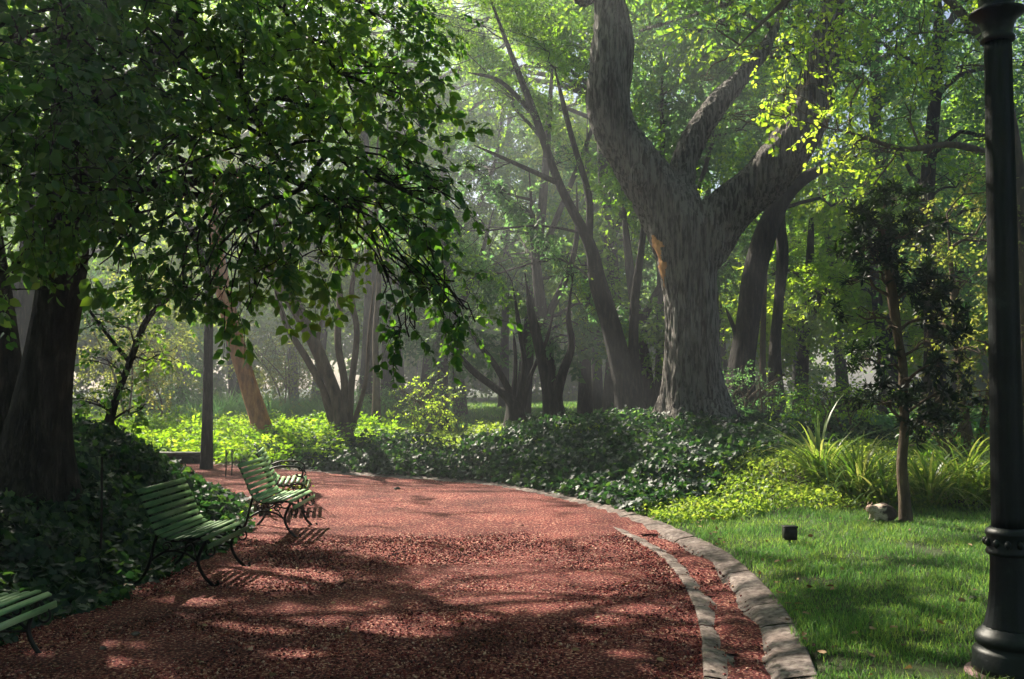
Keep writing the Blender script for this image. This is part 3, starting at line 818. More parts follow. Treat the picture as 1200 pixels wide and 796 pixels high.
# dark broad-leaved tree on the left, two trunks
make_tree('broadleaf_tree', 'dark twin-trunked tree with big glossy leaves standing in the ivy at the left edge',
          [ground_stem(36, 9.5, 35, (44, 500, 9.5, 31), (60, 400, 9.5, 27), (76, 300, 9.5, 26), (86, 150, 9.5, 24), (84, 0, 9.5, 22), (60, -250, 9.7, 16), (90, -450, 10, 10)),
           stem((14, 590, 9.8, 30), (8, 480, 9.8, 24), (-6, 350, 9.9, 20), (-30, 200, 10, 17), (-70, 0, 10, 14)),
           stem((80, 260, 9.5, 13), (150, 130, 9.4, 12), (215, 20, 9.2, 10), (270, -110, 9, 7)),
           stem((84, 130, 9.5, 12), (180, 80, 9.0, 9), (255, 55, 8.8, 8), (290, 120, 8.6, 6), (330, 190, 8.4, 4)),
           stem((86, 200, 9.5, 9), (200, 215, 9, 6), (300, 200, 8.6, 5), (350, 215, 8.4, 4), (400, 240, 8.2, 3))],
          c1((-40, 60, 6.6, .9), (15, 20, 6.6, .8), (50, 130, 6.4, .7), (5, 215, 6.4, .55), (95, 215, 6.8, .55), (130, 90, 7, .8), (140, 280, 7.4, .4), (15, 320, 7, .28), (60, 262, 7, .35),
             (130, -60, 7, 1.0), (200, 30, 7.6, .9), (215, 170, 7.8, .8), (180, 262, 8, .5), (255, 290, 7.8, .5), (290, 100, 8.2, .8), (320, 225, 8, .65), (270, 345, 7.8, .28), (215, 335, 8, .3),
             (300, 0, 8.4, .9), (390, 50, 8.8, .9), (410, 160, 8.4, .75), (420, 250, 8, .5), (470, 110, 8.6, .5), (478, 205, 8, .42), (440, 20, 9, .8), (380, 300, 8, .35),
             (500, 280, 7.6, .30), (520, 335, 7.5, .25), (540, 375, 7.4, .14), (455, 330, 7.6, .22), (505, 240, 7.7, .3), (470, 385, 7.5, .14), (330, 320, 7.9, .3),
             (-100, -150, 9.5, 1.6), (450, -130, 10.5, 1.1), (-200, 100, 8.5, 1.4), (-260, -100, 9, 1.8), (0, -350, 10, 1.8), (-60, -300, 12, 2), (230, -170, 11, 1.2)),
          'near', 'leaf_dark', 'bark_dark', density=12, cat='tree', up=2.5, hollow=.1, droop=.55, limb_r=.022, sc=(.55, 1.2), sides=22, twigs=5)

make_tree('sapling', 'thin dark leaning sapling with sparse black-green leaves rising from the ivy at left',
          [ground_stem(122, 12.8, 6, (135, 470, 12.8, 4.5), (150, 430, 12.8, 4.2), (172, 375, 12.8, 3.8), (200, 345, 12.8, 3), (222, 300, 12.8, 2)), stem((152, 425, 12.8, 3), (120, 385, 12.8, 2), (95, 350, 12.8, 1.5))],
          c1((150, 385, 12.6, .35), (185, 415, 12.6, .38, .5), (120, 420, 12.6, .3, .6), (215, 350, 12.8, .4), (110, 370, 12.8, .35), (140, 455, 12.6, .3, .4), (185, 330, 12.8, .45), (100, 470, 12.4, .2), (165, 480, 12.4, .2, .5)),
          'near', 'leaf_dark', 'bark_dark', density=8, carve=False, limb_r=.012, sides=8, sc=(.6, .95))

make_tree('slim_tree', 'straight black pole-like tree trunk rising behind the ivy bed left of the orange trunk',
          [ground_stem(243, 18.6, 5.2, (243, 480, 18.6, 5.6), (244, 400, 18.6, 5.3), (245, 345, 18.6, 4.8), (232, 285, 18.6, 4.2), (195, 220, 18.8, 3.4), (160, 120, 19, 2.4))],
          c1((190, 190, 18.8, 1.4), (200, 270, 18.4, .9), (270, 280, 18.4, .7), (230, 120, 18.8, 1.5), (130, 110, 18.8, 1.5)), 'mid', 'leaf_mid', 'bark_dark', density=3)

make_tree('leaning_tree', 'leaning tree with sunlit orange bark growing out of the lime green ferns',
          [ground_stem(310, 23, 13, (306, 500, 23, 11), (292, 455, 23, 10.5), (280, 415, 23, 10), (269, 372, 23, 9.5), (255, 300, 23, 8), (248, 220, 23.2, 6), (235, 120, 23.4, 4))],
          c1((240, 120, 23.5, 1.6), (200, 220, 23.5, 1.3), (285, 210, 23, 1.2), (180, 60, 24, 1.6), (310, 60, 24, 1.6)), 'mid', 'leaf_lime', 'bark_red', density=2.5)

make_tree('multi_stem_tree', 'many-stemmed small tree fanning out of the far bed to the right of the orange trunk',
          [ground_stem(404, 21, 12, (398, 480, 21, 8), (378, 425, 21, 7.5), (352, 370, 21, 8), (330, 335, 21, 8), (308, 305, 21, 7), (285, 260, 21, 5)),
           stem((396, 505, 21, 5), (385, 470, 21, 4), (362, 425, 21, 4), (338, 385, 21, 3.5), (325, 345, 21, 3.2), (320, 300, 21, 2.5)),
           stem((402, 505, 21, 5), (404, 450, 21, 4.5), (396, 400, 21, 4), (398, 340, 21, 3.5), (385, 280, 21, 2.5)),
           stem((408, 505, 21, 5), (412, 450, 21, 4), (418, 390, 21, 3.5), (412, 340, 21, 3), (425, 280, 21, 2.5)),
           stem((392, 505, 21, 4), (378, 460, 21, 2.5), (372, 410, 21, 2.2), (380, 350, 21, 2)), stem((330, 335, 21, 6), (335, 290, 21, 5), (325, 240, 21, 4)),
           stem((412, 505, 21, 3.5), (428, 450, 21, 2.4), (432, 400, 21, 2.2), (438, 330, 21, 1.8))],
          c1((300, 260, 21, 1.0), (340, 230, 21, 1.1), (400, 260, 21, 1.1), (445, 300, 21, .8), (370, 330, 21, .5), (430, 240, 21, 1.2), (480, 270, 21, .9), (300, 340, 20.8, .4), (460, 380, 21, .5)),
          'mid', 'leaf_lime', 'bark_brown', density=2.0, limb_r=.03)

make_tree('young_tree', 'slender pale-brown trunk standing alone behind the far bed right of the many-stemmed tree',
          [ground_stem(441, 25, 5, (441, 450, 25, 4), (440, 390, 25, 3.5), (444, 320, 25, 3), (440, 220, 25, 2.5), (446, 120, 25, 2))],
          c1((445, 150, 25, 1.4), (500, 200, 25.5, 1.3), (420, 250, 25.5, 1.1), (470, 300, 25.5, .9)), 'mid', 'leaf_mid', 'bark_brown', density=2.4)

make_tree('spreading_shrub', 'low shrub tree with dark crooked stems spreading leftwards from the middle of the far bed',
          [ground_stem(606, 22, 13, (600, 472, 22, 8), (580, 455, 22, 4.5), (560, 440, 22, 4), (545, 425, 22, 3.6), (533, 405, 22, 3)),
           stem((604, 482, 22, 6), (595, 455, 22, 4), (578, 425, 22, 3.5), (562, 405, 22, 3), (545, 380, 22, 2)),
           stem((608, 482, 22, 6), (612, 455, 22, 4.5), (614, 420, 22, 3.6), (608, 380, 22, 3), (600, 330, 22, 2)),
           stem((600, 480, 22, 4), (604, 430, 22, 2.5), (602, 390, 22, 2)), stem((612, 478, 22, 4), (622, 440, 22, 2.5), (640, 400, 22, 2.2), (650, 360, 22, 1.6))],
          c1((520, 380, 22, .7), (560, 360, 22, .8), (600, 330, 22, .9), (570, 300, 22, 1.0), (640, 340, 22, .8), (520, 320, 22, .9), (500, 430, 22.5, .6, .7), (470, 450, 22.5, .5), (525, 455, 22.5, .35)),
          'mid', 'leaf_mid', 'bark_dark', density=2.3, limb_r=.022, sides=9)
make_tree('spreading_shrub', 'low shrub tree with two upright black stems just left of the misty twin trunks',
          [ground_stem(648, 21.5, 14, (645, 480, 21.5, 9), (638, 440, 21.5, 6.5), (630, 400, 21.5, 6), (622, 365, 21.5, 5), (615, 320, 21.5, 3)),
           stem((655, 490, 21.5, 9), (652, 465, 21.5, 7), (660, 435, 21.5, 5.5), (670, 405, 21.5, 4.5), (666, 370, 21.5, 3.5), (672, 320, 21.5, 2.5))],
          c1((615, 310, 21.5, .8), (670, 320, 21.5, .9), (650, 260, 22, 1.1), (700, 300, 22, .8), (690, 400, 22, .45), (600, 390, 22, .4)), 'mid', 'leaf_blue', 'bark_dark', density=2.2, limb_r=.022, sides=9)

make_tree('misty_tree', 'twin-trunked grey tree in the sunbeam just left of the big forked tree',
          [ground_stem(742, 25.5, 17, (735, 460, 25.5, 14), (718, 390, 25.5, 12), (700, 330, 25.5, 10.5), (690, 285, 25.5, 7), (655, 215, 25.7, 5), (625, 130, 26.2, 4.5), (590, 40, 26.6, 4), (565, -30, 27, 4)),
           stem((744, 470, 25.5, 12), (742, 410, 25.5, 6.5), (744, 350, 25.5, 5.5), (752, 290, 25.5, 4), (758, 220, 25.5, 4)),
           stem((690, 285, 25.5, 5), (690, 230, 25.6, 4), (670, 160, 25.8, 3.2), (650, 80, 26, 4)), stem((655, 215, 25.5, 3.5), (600, 190, 25.5, 2.4), (555, 170, 25.5, 1.6)), stem((622, 130, 26, 3.5), (585, 95, 26, 2.5), (548, 85, 26, 1.6))],
          c1((600, 110, 26, 1.3), (560, 200, 26, 1.3), (660, 190, 26, 1.2), (640, 60, 26.5, 1.5), (560, 30, 26.5, 1.5), (700, 240, 26, 1.0), (600, 270, 26, 1.2), (740, 210, 26.4, .8), (520, 270, 26, 1.2), (660, 300, 26, .9), (560, 330, 26, .9)),
          'fine', 'leaf_blue', 'bark_dark', density=5.0, limb_r=.022, twigs=6, slack=.7)

make_tree('forked_tree', 'huge old grey tree with furrowed bark that forks into three thick limbs, centre right',
          [ground_stem(816, 21, 40, (815, 470, 21, 33), (811, 420, 21, 29), (809, 370, 21, 29), (806, 320, 21, 32), (802, 285, 21, 36), (792, 258, 21, 36), (765, 220, 21, 30), (738, 180, 21, 26), (721, 150, 21, 24), (713, 115, 21, 25), (718, 70, 21, 24), (717, 20, 21, 23), (706, -40, 21, 20), (690, -160, 21, 15), (660, -280, 21, 10)),
           stem((808, 315, 21, 28), (828, 275, 21, 32), (858, 242, 20.8, 27), (895, 212, 20.5, 26), (925, 175, 20.2, 25), (948, 135, 20, 24), (962, 90, 19.8, 19), (972, 40, 19.6, 17), (978, -20, 19.5, 15), (985, -150, 19, 10)),
           stem((800, 290, 21.1, 30), (796, 240, 21.2, 24), (798, 205, 21.4, 15), (812, 165, 21.6, 13.5), (838, 125, 21.9, 12), (864, 96, 22.2, 9.5), (900, 50, 22.8, 7), (930, -20, 23, 7)),
           stem((700, -20, 21, 8), (684, 0, 21, 7), (664, -15, 20.8, 5))],
          c1((690, -260, 21, 2.4), (600, -330, 20, 2.2), (800, -330, 21, 2.4), (900, -220, 22, 2.2), (1000, -220, 19, 2.2), (1080, -330, 19, 2.3), (930, -400, 20, 2.4), (500, -420, 21, 2.4), (880, -40, 24, 1.3), (940, 30, 24, 1.1), (840, 30, 24, 1.0), (760, -60, 24, 1.2)) + shade_clumps(30, (8, 16), (12, 24), (13, 16.5), (1.3, 2.0), 9) + shade_clumps(44, (6.6, 15), (-3, 12), (12, 15.5), (1.3, 2.0), 19),  # both shade_clumps sets: extra crown added to shade the air
          'far', 'leaf_mid', 'bark_grey', density=1.7, limb_r=.10, remesh=.04, sides=26, sc=(.9, 1.4))

kt = empty_knot = MB()
for rr_, zz_ in ((.20, 0), (.145, .05), (.09, .02)):
    a_ = np.linspace(0, 2 * math.pi, 25); kt.tube(np.stack([rr_ * .8 * np.cos(a_), -zz_ + 0 * a_, rr_ * 1.15 * np.sin(a_)], 1), .045, 8, ridge=.1)
ft = [o for o in C.objects if o.name.startswith('forked_tree')][0]
tm = [c for c in ft.children if c.name.startswith('trunk')][0].data
M['painted_sunlit_strip'] = surf_mat('painted_sunlit_flank', [(.3, (.35, .13, .05)), (.55, (.72, .36, .15)), (.8, (.85, .6, .35))], 9, bump=.6, bscale=20, stretch=(1, 1, .3), dist=.03)
tm.materials.append(M['painted_sunlit_strip'])
for p_ in tm.polygons:      # sunlight on the left flank below the fork, painted as an orange strip
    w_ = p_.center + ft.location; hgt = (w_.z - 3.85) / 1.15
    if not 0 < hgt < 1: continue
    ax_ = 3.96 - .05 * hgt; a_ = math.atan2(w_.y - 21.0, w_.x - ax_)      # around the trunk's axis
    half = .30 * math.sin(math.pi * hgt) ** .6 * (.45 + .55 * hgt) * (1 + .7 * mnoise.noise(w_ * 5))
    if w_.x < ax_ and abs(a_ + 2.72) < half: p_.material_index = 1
ko_ = kt.build('knot', M['bark_grey'], ft, smooth=True); ko_.location = Vector([float(a) for a in at(748, 206, 20.42)]) - ft.location; ko_.rotation_euler = (R(8), 0, R(-20))

make_tree('curving_tree', 'dark slanting tree close behind the big forked trunk, bending to the right at the top',
          [ground_stem(866, 25, 17, (868, 440, 25, 15), (876, 380, 25, 14), (884, 320, 25, 14), (900, 265, 25, 13), (922, 228, 25, 9), (950, 205, 24.8, 7), (985, 190, 24.6, 5), (1030, 175, 24.5, 3)),
           stem((898, 275, 25, 9), (915, 210, 25, 8), (925, 150, 25, 6), (940, 80, 25, 4)),
           stem((868, 420, 25, 6), (862, 390, 25, 3), (850, 360, 25, 2))],
          c1((920, 80, 25.5, 1.5), (870, 150, 25.8, 1.2), (1000, 170, 25, 1.0), (960, 110, 25.5, 1.2), (850, 60, 26, 1.4), (1010, 60, 25.5, 1.5)), 'mid', 'leaf_mid', 'bark_dark', density=2.3)
make_tree('slim_tree', 'slim dark upright trunk behind and to the right of the slanting tree',
          [ground_stem(912, 27, 8, (908, 420, 27, 7), (912, 360, 27, 6), (917, 300, 27, 7), (914, 250, 27, 6), (918, 150, 27, 5), (922, 60, 27, 3))],
          c1((940, 60, 27, 1.6), (980, 280, 27.5, 1.0), (1000, 230, 27.5, 1.2), (880, 230, 28, .9)), 'mid', 'leaf_lime', 'bark_dark', density=2.3)
make_tree('slim_tree', 'thin grey pole-like tree between the slanting tree and the slim dark trunk',
          [ground_stem(893, 29, 4, (894, 400, 29, 3.5), (897, 300, 29, 3), (902, 150, 29, 2.5))], c1((900, 140, 29, 1.5), (870, 250, 29.5, .9)), 'mid', 'leaf_mid', 'bark_brown', density=2.2)

make_tree('tufted_tree', 'slender lawn tree with crooked thin trunk and dark tiered tufts of leaves',
          [ground_stem(1059, 11.5, 6.2, (1060, 585, 11.5, 6.0), (1057, 545, 11.5, 6.0), (1060, 500, 11.5, 5.4), (1058, 460, 11.5, 5.4), (1058, 430, 11.5, 5.0), (1052, 395, 11.5, 5.0), (1046, 350, 11.5, 6), (1040, 300, 11.5, 5), (1034, 262, 11.5, 4), (1040, 225, 11.5, 2.5))],
          c1((1035, 262, 11.5, 0.23, .45), (1010, 295, 11.4, 0.19, .5), (1070, 275, 11.5, 0.19, .5), (1030, 318, 11.4, 0.19, .45), (1080, 335, 11.5, 0.22, .45), (1006, 370, 11.4, 0.20, .45), (1040, 385, 11.3, 0.22, .45), (1085, 400, 11.5, 0.26, .45), (1105, 430, 11.5, 0.19, .5),
             (1020, 420, 11.4, 0.17, .4), (1070, 445, 11.4, 0.24, .4), (1105, 465, 11.6, 0.19, .4), (1035, 470, 11.4, 0.16, .4), (1085, 495, 11.5, 0.20, .35), (1052, 235, 11.5, 0.16, .6), (1105, 370, 11.6, 0.14, .5), (1000, 330, 11.4, 0.14, .5)),
          'needle', 'needle', 'bark_brown', density=75, carve=False, limb_r=.02, hollow=.0, droop=-.2, twigs=4, sides=10, sc=(.8, 1.3))

make_tree('elm_tree', 'brown-trunked tree behind the lamp post, its lime green leaves hanging before the big limb',
          [ground_stem(1200, 15.5, 14, (1203, 430, 15.5, 11), (1198, 330, 15.5, 10), (1196, 270, 15.5, 10), (1188, 180, 15.5, 9), (1165, 60, 15.4, 8), (1130, -60, 15.2, 7), (1080, -150, 15, 5)),
           stem((1165, 60, 15.4, 6), (1100, -10, 15, 5), (1030, -40, 14.6, 4), (960, -30, 14.4, 3), (900, 20, 14.3, 2.5), (850, 70, 14.2, 1.5)),
           stem((1190, 190, 15.5, 5), (1120, 170, 15, 4), (1060, 175, 14.6, 3), (1010, 160, 14.4, 2.2), (970, 150, 14.4, 1.5))],
          c1((930, 110, 14.3, .55, .6), (890, 130, 14.3, .35, .5), (860, 140, 14.2, .22, .4), (840, 30, 14.2, .3, .35), (825, 95, 14.2, .16, .4), (960, 50, 14.4, .6), (900, 60, 14.4, .4, .5), (980, 140, 14.4, .5), (1010, 80, 14.6, .7), (1000, 10, 14.6, .8), (935, -10, 14.5, .6),
             (1060, 120, 14.8, .6), (1030, 180, 14.6, .45), (985, 185, 14.5, .3), (1070, 40, 15, .8), (1120, 80, 15.2, .7), (1090, 190, 15, .45), (1130, -40, 15.2, 1.0), (1020, 225, 14.8, .25)),
          'bright', 'leaf_lime', 'bark_brown', density=6.5, carve=False, limb_r=.02, droop=.3, hollow=.15)

make_tree('dense_tree', 'dense blue-green tree filling the background between the big limbs and the lamp post',
          [ground_stem(1090, 19.5, 13, (1095, 400, 19.5, 11), (1085, 250, 19.5, 9), (1100, 50, 19.5, 6), (1090, -100, 19.5, 4))],
          c1((1040, 60, 19.5, 1.3), (1100, 120, 19.5, 1.3), (1160, 40, 19.5, 1.4), (1040, 180, 19.5, 1.1), (1120, 220, 19.4, 1.2), (1180, 150, 19.5, 1.3), (1230, 80, 19, 1.5), (1060, 280, 19.5, 1.0), (1140, 320, 19.5, 1.0), (1090, -60, 19.5, 1.7), (1010, -40, 20, 1.5), (1190, -80, 19.5, 1.7), (1200, 260, 19.3, 1.1)),
          'mid', 'leaf_blue', 'bark_dark', density=7, carve=True, slack=.7)
make_tree('tall_shrub', 'tall sunlit shrub with yellow-green leaves reaching to the ground just left of the lamp post',
          [ground_stem(1135, 16, 7, (1130, 480, 16, 5), (1120, 380, 16, 4), (1110, 250, 16, 3)), stem((1140, 560, 16, 4), (1160, 450, 16, 3), (1170, 350, 16, 2)), stem((1132, 560, 16, 4), (1100, 470, 16, 3), (1090, 420, 16, 2))],
          c1((1110, 250, 16, .7), (1130, 330, 15.9, .7), (1090, 300, 16.2, .55), (1160, 280, 16, .7), (1120, 410, 15.9, .65), (1155, 400, 15.8, .6), (1150, 470, 15.8, .55), (1110, 480, 16, .5), (1085, 380, 16.3, .5), (1200, 350, 15.9, .7), (1205, 450, 15.8, .7), (1180, 520, 15.8, .5), (1130, 535, 16, .4), (1200, 250, 16, .7), (1170, 210, 16, .6)),
          'bright', 'leaf_yellow', 'bark_brown', density=8, carve=False, cat='shrub', sc=(.6, .95))

# shrubs under the trees
def shrub(name, label, px, D, w, h, leaf, key='mid', dens=5, seed=0, cat='shrub', n=7):
    g = np.random.default_rng(seed); x = (px - 600) / FPX * D; z = tz(x, D)
    cs = [(np.array([x + g.uniform(-w, w) * .6, D + g.uniform(-.5, .5), z + h * g.uniform(.35, .8)]), np.array([w * .45, w * .45, h * .32])) for _ in range(n)]
    st = [[(x + g.uniform(-.15, .15), D, z - .1, .035), (x + g.uniform(-w, w) * .3, D, z + h * .4, .025), (x + g.uniform(-w, w) * .7, D, z + h * .8, .01)] for _ in range(4)]
    return make_tree(name, label, st, cs, key, leaf, 'bark_brown', density=dens, cat=cat, limb_r=.012, sides=6, carve=False, sc=(.6, 1.0))


shrub('shrub', 'grey-green shrub at the foot of the slanting tree beside the big trunk', 885, 23.5, 1.1, 1.7, 'leaf_blue', seed=1)
shrub('shrub', 'dark rounded shrub in the shade right of the slim upright trunk', 985, 24, 1.6, 1.5, 'leaf_dark', seed=2)
shrub('shrub', 'light green leafy shrub behind the yellow-green plants, left of the tufted tree', 990, 18.5, 1.5, 1.2, 'leaf_lime', seed=3, key='bright')
shrub('shrub', 'very dark low shrub in the shade right of the tufted tree', 1105, 14.6, .6, 1.0, 'leaf_dark', seed=4, key='bright')
shrub('shrub', 'lime-leaved shrub lit up behind the bed left of the spreading dark stems', 495, 24.5, .9, 1.7, 'leaf_lime', seed=5)
shrub('shrub', 'dark blue-green shrub low behind the pale-brown slender trunk', 470, 28, 2.2, 1.6, 'leaf_blue', seed=6)
shrub('shrub', 'yellowing bush glowing in the haze behind the orange trunk', 335, 29, 1.6, 3.4, 'leaf_yellow', seed=7)
shrub('shrub', 'pale misty bush at the back of the left lawn between sapling and black trunk', 195, 33, 2.4, 2.6, 'leaf_blue', seed=8)
shrub('shrub', 'yellow-green bushy growth behind the thin dark sapling at left', 150, 26, 2.0, 4.2, 'leaf_yellow', seed=9, n=9)
shrub('shrub', 'low leafy plant with light leaves behind the bench backs at the ivy edge', 308, 12.3, .28, .45, 'leaf_lime', seed=10, key='mid', n=3)

# trees further back
def back_tree(px, D, H, rad, leaf, label, seed, key='far', dens=3.0, lean=0, low=.35, n=13, tr=.22, name='background_tree', carve=True):
    g = np.random.default_rng(seed); x = (px - 600) / FPX * D; z = tz(x, D)
    s = [(x, D, z - .2, tr * 1.3), (x + lean * .3, D, z + H * .25, tr), (x + lean * .7, D, z + H * .55, tr * .7), (x + lean, D, z + H * .9, tr * .25)]
    fk = [(x + lean * .45, D, z + H * .35, tr * .6), (x + lean * .5 + rad * .4, D, z + H * .6, tr * .4), (x + lean + rad * .6, D, z + H * .85, tr * .15)]
    cs = []
    for i in range(n):
        zz = g.uniform(low, 1.0); wdt = rad * (1 - .5 * abs(zz - .62) / .6); a = g.uniform(0, 2 * math.pi); q = g.uniform(.2, .85)
        r = rad * g.uniform(.32, .52)
        cs.append((np.array([x + lean * zz + math.cos(a) * wdt * q, D + math.sin(a) * wdt * q, z + H * zz]), np.array([r, r, r * .7])))
    return make_tree(name, label, [s, fk], cs, key, leaf, 'bark_dark', density=dens, group='trees in the background', slack=.9, carve=carve, limb_r=.06, sides=10, twigs=3, sc=(.8, 1.25))


BT = [  # px, D, H, rad, leaf, label
    (70, 42, 14, 5.0, 'leaf_mid', 'background tree behind the far-left trunk and its dark leaves'),
    (175, 50, 16, 5.5, 'leaf_blue', 'hazy background tree seen between the left trunk and the straight black trunk'),
    (280, 38, 12, 4.2, 'leaf_lime', 'bright green background tree right behind the orange leaning trunk'),
    (370, 46, 19, 5.4, 'leaf_mid', 'background tree behind the many-stemmed tree'),
    (455, 36, 13, 4.0, 'leaf_mid', 'background tree behind the slender pale-brown trunk'),
    (540, 44, 20, 5.4, 'leaf_blue', 'misty background tree at the left side of the sunbeam'),
    (610, 35, 17, 4.2, 'leaf_mid', 'background tree above the spreading dark stems in the sunbeam'),
    (685, 40, 15, 4.2, 'leaf_blue', 'background tree seen between the misty twin trunks and the shrub stems'),
    (700, 52, 25, 6.5, 'leaf_lime', 'tall light green background tree left of the big upright limb'),
    (775, 37, 17, 4.4, 'leaf_blue', 'blue-green background tree right behind the fork of the big tree'),
    (850, 42, 20, 5.2, 'leaf_blue', 'dark blue-green background tree between the central and right limbs'),
    (935, 34, 10.5, 3.3, 'leaf_lime', 'sunny lime background tree to the right of the slanting trunk'),
    (990, 44, 21, 5.6, 'leaf_mid', 'background tree high up behind the hanging lime leaves'),
    (1045, 31, 9, 3.0, 'leaf_lime', 'sunlit background tree behind the tufted tree'),
    (1120, 40, 15, 5.0, 'leaf_mid', 'background tree behind the tall yellow-green shrub'),
    (515, 30, 8.5, 2.6, 'leaf_blue', 'hazy blue-green tree low between the slender pale-brown trunk and the spreading dark stems'),
    (650, 29, 9, 2.5, 'leaf_blue', 'misty blue-green tree low behind the two upright black stems'),
    (765, 31, 9.5, 2.8, 'leaf_mid', 'green tree in shadow directly behind the trunk of the big forked tree'),
    (590, 56, 26, 7.5, 'leaf_mid', 'tallest hazy tree far behind at the top of the sunbeam'),
    (800, 56, 27, 7.5, 'leaf_blue', 'tall hazy tree far behind, seen through the fork of the big tree'),
    (470, 58, 25, 7.5, 'leaf_mid', 'tall hazy tree far behind at the edge of the dark foreground leaves'),
    (935, 58, 27, 8, 'leaf_mid', 'tall hazy tree far behind, above the slanting tree'),
    (1130, 54, 22, 7.5, 'leaf_mid', 'tall tree far behind the dense blue-green tree near the lamp post'),
    (60, 60, 27, 8, 'leaf_mid', 'tall hazy tree far behind the dark trunk at the left edge'),
    (215, 62, 28, 8, 'leaf_blue', 'tall hazy tree far behind the straight black trunk'),
    (345, 58, 27, 7.5, 'leaf_lime', 'tall pale tree far behind the leaning and many-stemmed trees'),
    (1215, 32, 13, 4.2, 'leaf_mid', 'background tree at the right edge beyond the lamp post'),
]
for i, (px, D, H, rad, lf, lab) in enumerate(BT):
    back_tree(px, D, H, rad, lf, lab, 100 + i, dens=3.4, lean=rng.uniform(-1.5, 1.5), low=.30 if D < 45 else .25, carve=px not in (935, 1045, 280))

def high_shade_tree(px, D, label, seed, gx, gy, z, n, leaf='leaf_mid'):  # trees added so their high crowns shade the hazy air
    x = (px - 600) / FPX * D; zz = tz(x, D); cs = shade_clumps(n, gx, gy, z, (1.5, 2.4), seed)
    make_tree('added_shade_tree', label, [[(x, D, zz - .2, .33), (x + .2, D, zz + 5, .27), (x - .3, D, zz + 11, .2), (x, D, zz + z[1] - 1, .06)]], cs, 'far', leaf, 'bark_dark', density=1.8, limb_r=.05, hollow=.1, twigs=2)


high_shade_tree(1040, 33, 'added tall tree behind the tufted tree, its high crown shading the air', 301, (15, 25), (5, 24), (12, 17), 46, 'leaf_blue')
high_shade_tree(715, 38, 'added tall tree left of the big trunk, its crown overhead shading the haze', 302, (3, 15), (19, 31), (13, 18), 34)
high_shade_tree(500, 40, 'tall straight tree in the haze beyond the pale-brown slender trunk', 303, (-8, 4), (24, 36), (12, 17), 30, 'leaf_blue')

rc = []  # crown clumps added high up to split the sunlight into beams
for a, b in RIBS:
    y = 7.8
    while y < 21.5:
        wv = (b - a) * (y + 1.7); nn_ = max(1, int(round(wv / .8)))
        for q in range(nn_):
            h = rng.uniform(12.5, 15.5); u = 1.3 + (a + (b - a) * (q + .5) / nn_) * (y + 1.7)
            p = np.array([u, y]) + TS[:2] * h / TS[2]; rr = min(.75, wv / nn_ * .62)
            rc.append((np.array([p[0], p[1], h]), np.array([rr, max(rr, .55), .45])))
        y += .8
x_, D_ = (430 - 600) / FPX * 29, 29
make_tree('added_shade_tree', 'added tall slender tree behind the bed, high crown shaped to split sunlight into beams', [[(x_, D_, tz(x_, D_) - .2, .26), (x_ + .1, D_, 5, .2), (x_ - .2, D_, 10, .14), (x_ - .6, D_ - .5, 13.5, .06)]],
          rc, 'mid', 'leaf_mid', 'bark_dark', density=15, limb_r=.006, hollow=.0, twigs=0)

# trees added left of the view so their crowns shade the path
def shade_tree(x, D, label, clumps, dens=1.3):
    z = tz(x, D)
    top = np.mean([c for c, r in clumps], axis=0)
    s = [(x, D, z - .2, .42), (x + .2, D, z + 3, .34), (x + .4, D + .4, z + 6.5, .26), (x * .9 + top[0] * .1, D * .9 + top[1] * .1, z + 10.5, .14)]
    make_tree('added_shade_tree', label, [s], clumps, 'far', 'leaf_mid', 'bark_dark', density=dens, limb_r=.03, hollow=.1, twigs=1)


def px_of(P):
    d = np.maximum(P[:, 1], .1)
    return 600 + FPX * P[:, 0] / d, HORIZ - FPX * (P[:, 2] - EYE) / d


def out_of_view(P, x0=455, x1=1010, y0=-70):
    px, py = px_of(P); return ~((px > x0) & (px < x1) & (py > y0) & (P[:, 1] > .5))


def shade_tree(x, D, label, clumps, dens=1.3, name='added_shade_tree'):
    z = tz(x, D)
    clumps = [c for c in clumps if out_of_view(np.array(c[0])[None])[0]]
    top = np.mean([c for c, r in clumps], axis=0)
    s = [(x, D, z - .2, .42), (x + .2, D, z + 3, .34), (x + .4, D + .4, z + 6.5, .26), (x * .9 + top[0] * .1, D * .9 + top[1] * .1, z + 10.5, .14)]
    make_tree(name, label, [s], clumps, 'far', 'leaf_mid', 'bark_dark', density=dens, limb_r=.03, hollow=.1, twigs=1, view_thin=out_of_view)


shade_tree(-12.5, 15.5, 'tall tree added just outside the left edge, its crown shading the path', shade_clumps(56, (-5, 6.3), (5.4, 10), (7.8, 11), (1.0, 1.6), 1) + shade_clumps(62, (-6, 6), (-6, 2.6), (8.3, 11.5), (1.1, 1.7), 6), 2.2)
shade_tree(-13.5, 21, 'tall tree added beyond the left edge, its crown shading the bend of the path', shade_clumps(46, (-5, 6.8), (7, 12.5), (10, 13), (1.1, 1.7), 2), 2.0)
shade_tree(-21, 24, 'broad tree added well outside the left edge to shade the ivy bed', shade_clumps(60, (-14, -5), (0, 24), (8, 12.5), (1.3, 2.0), 14), 1.4)
shade_tree(-15, 28, 'tall tree added further back at the left, its crown shading the far bed', shade_clumps(60, (-5.5, 9), (12, 20), (11.5, 14.5), (1.2, 1.9), 3), 1.5)


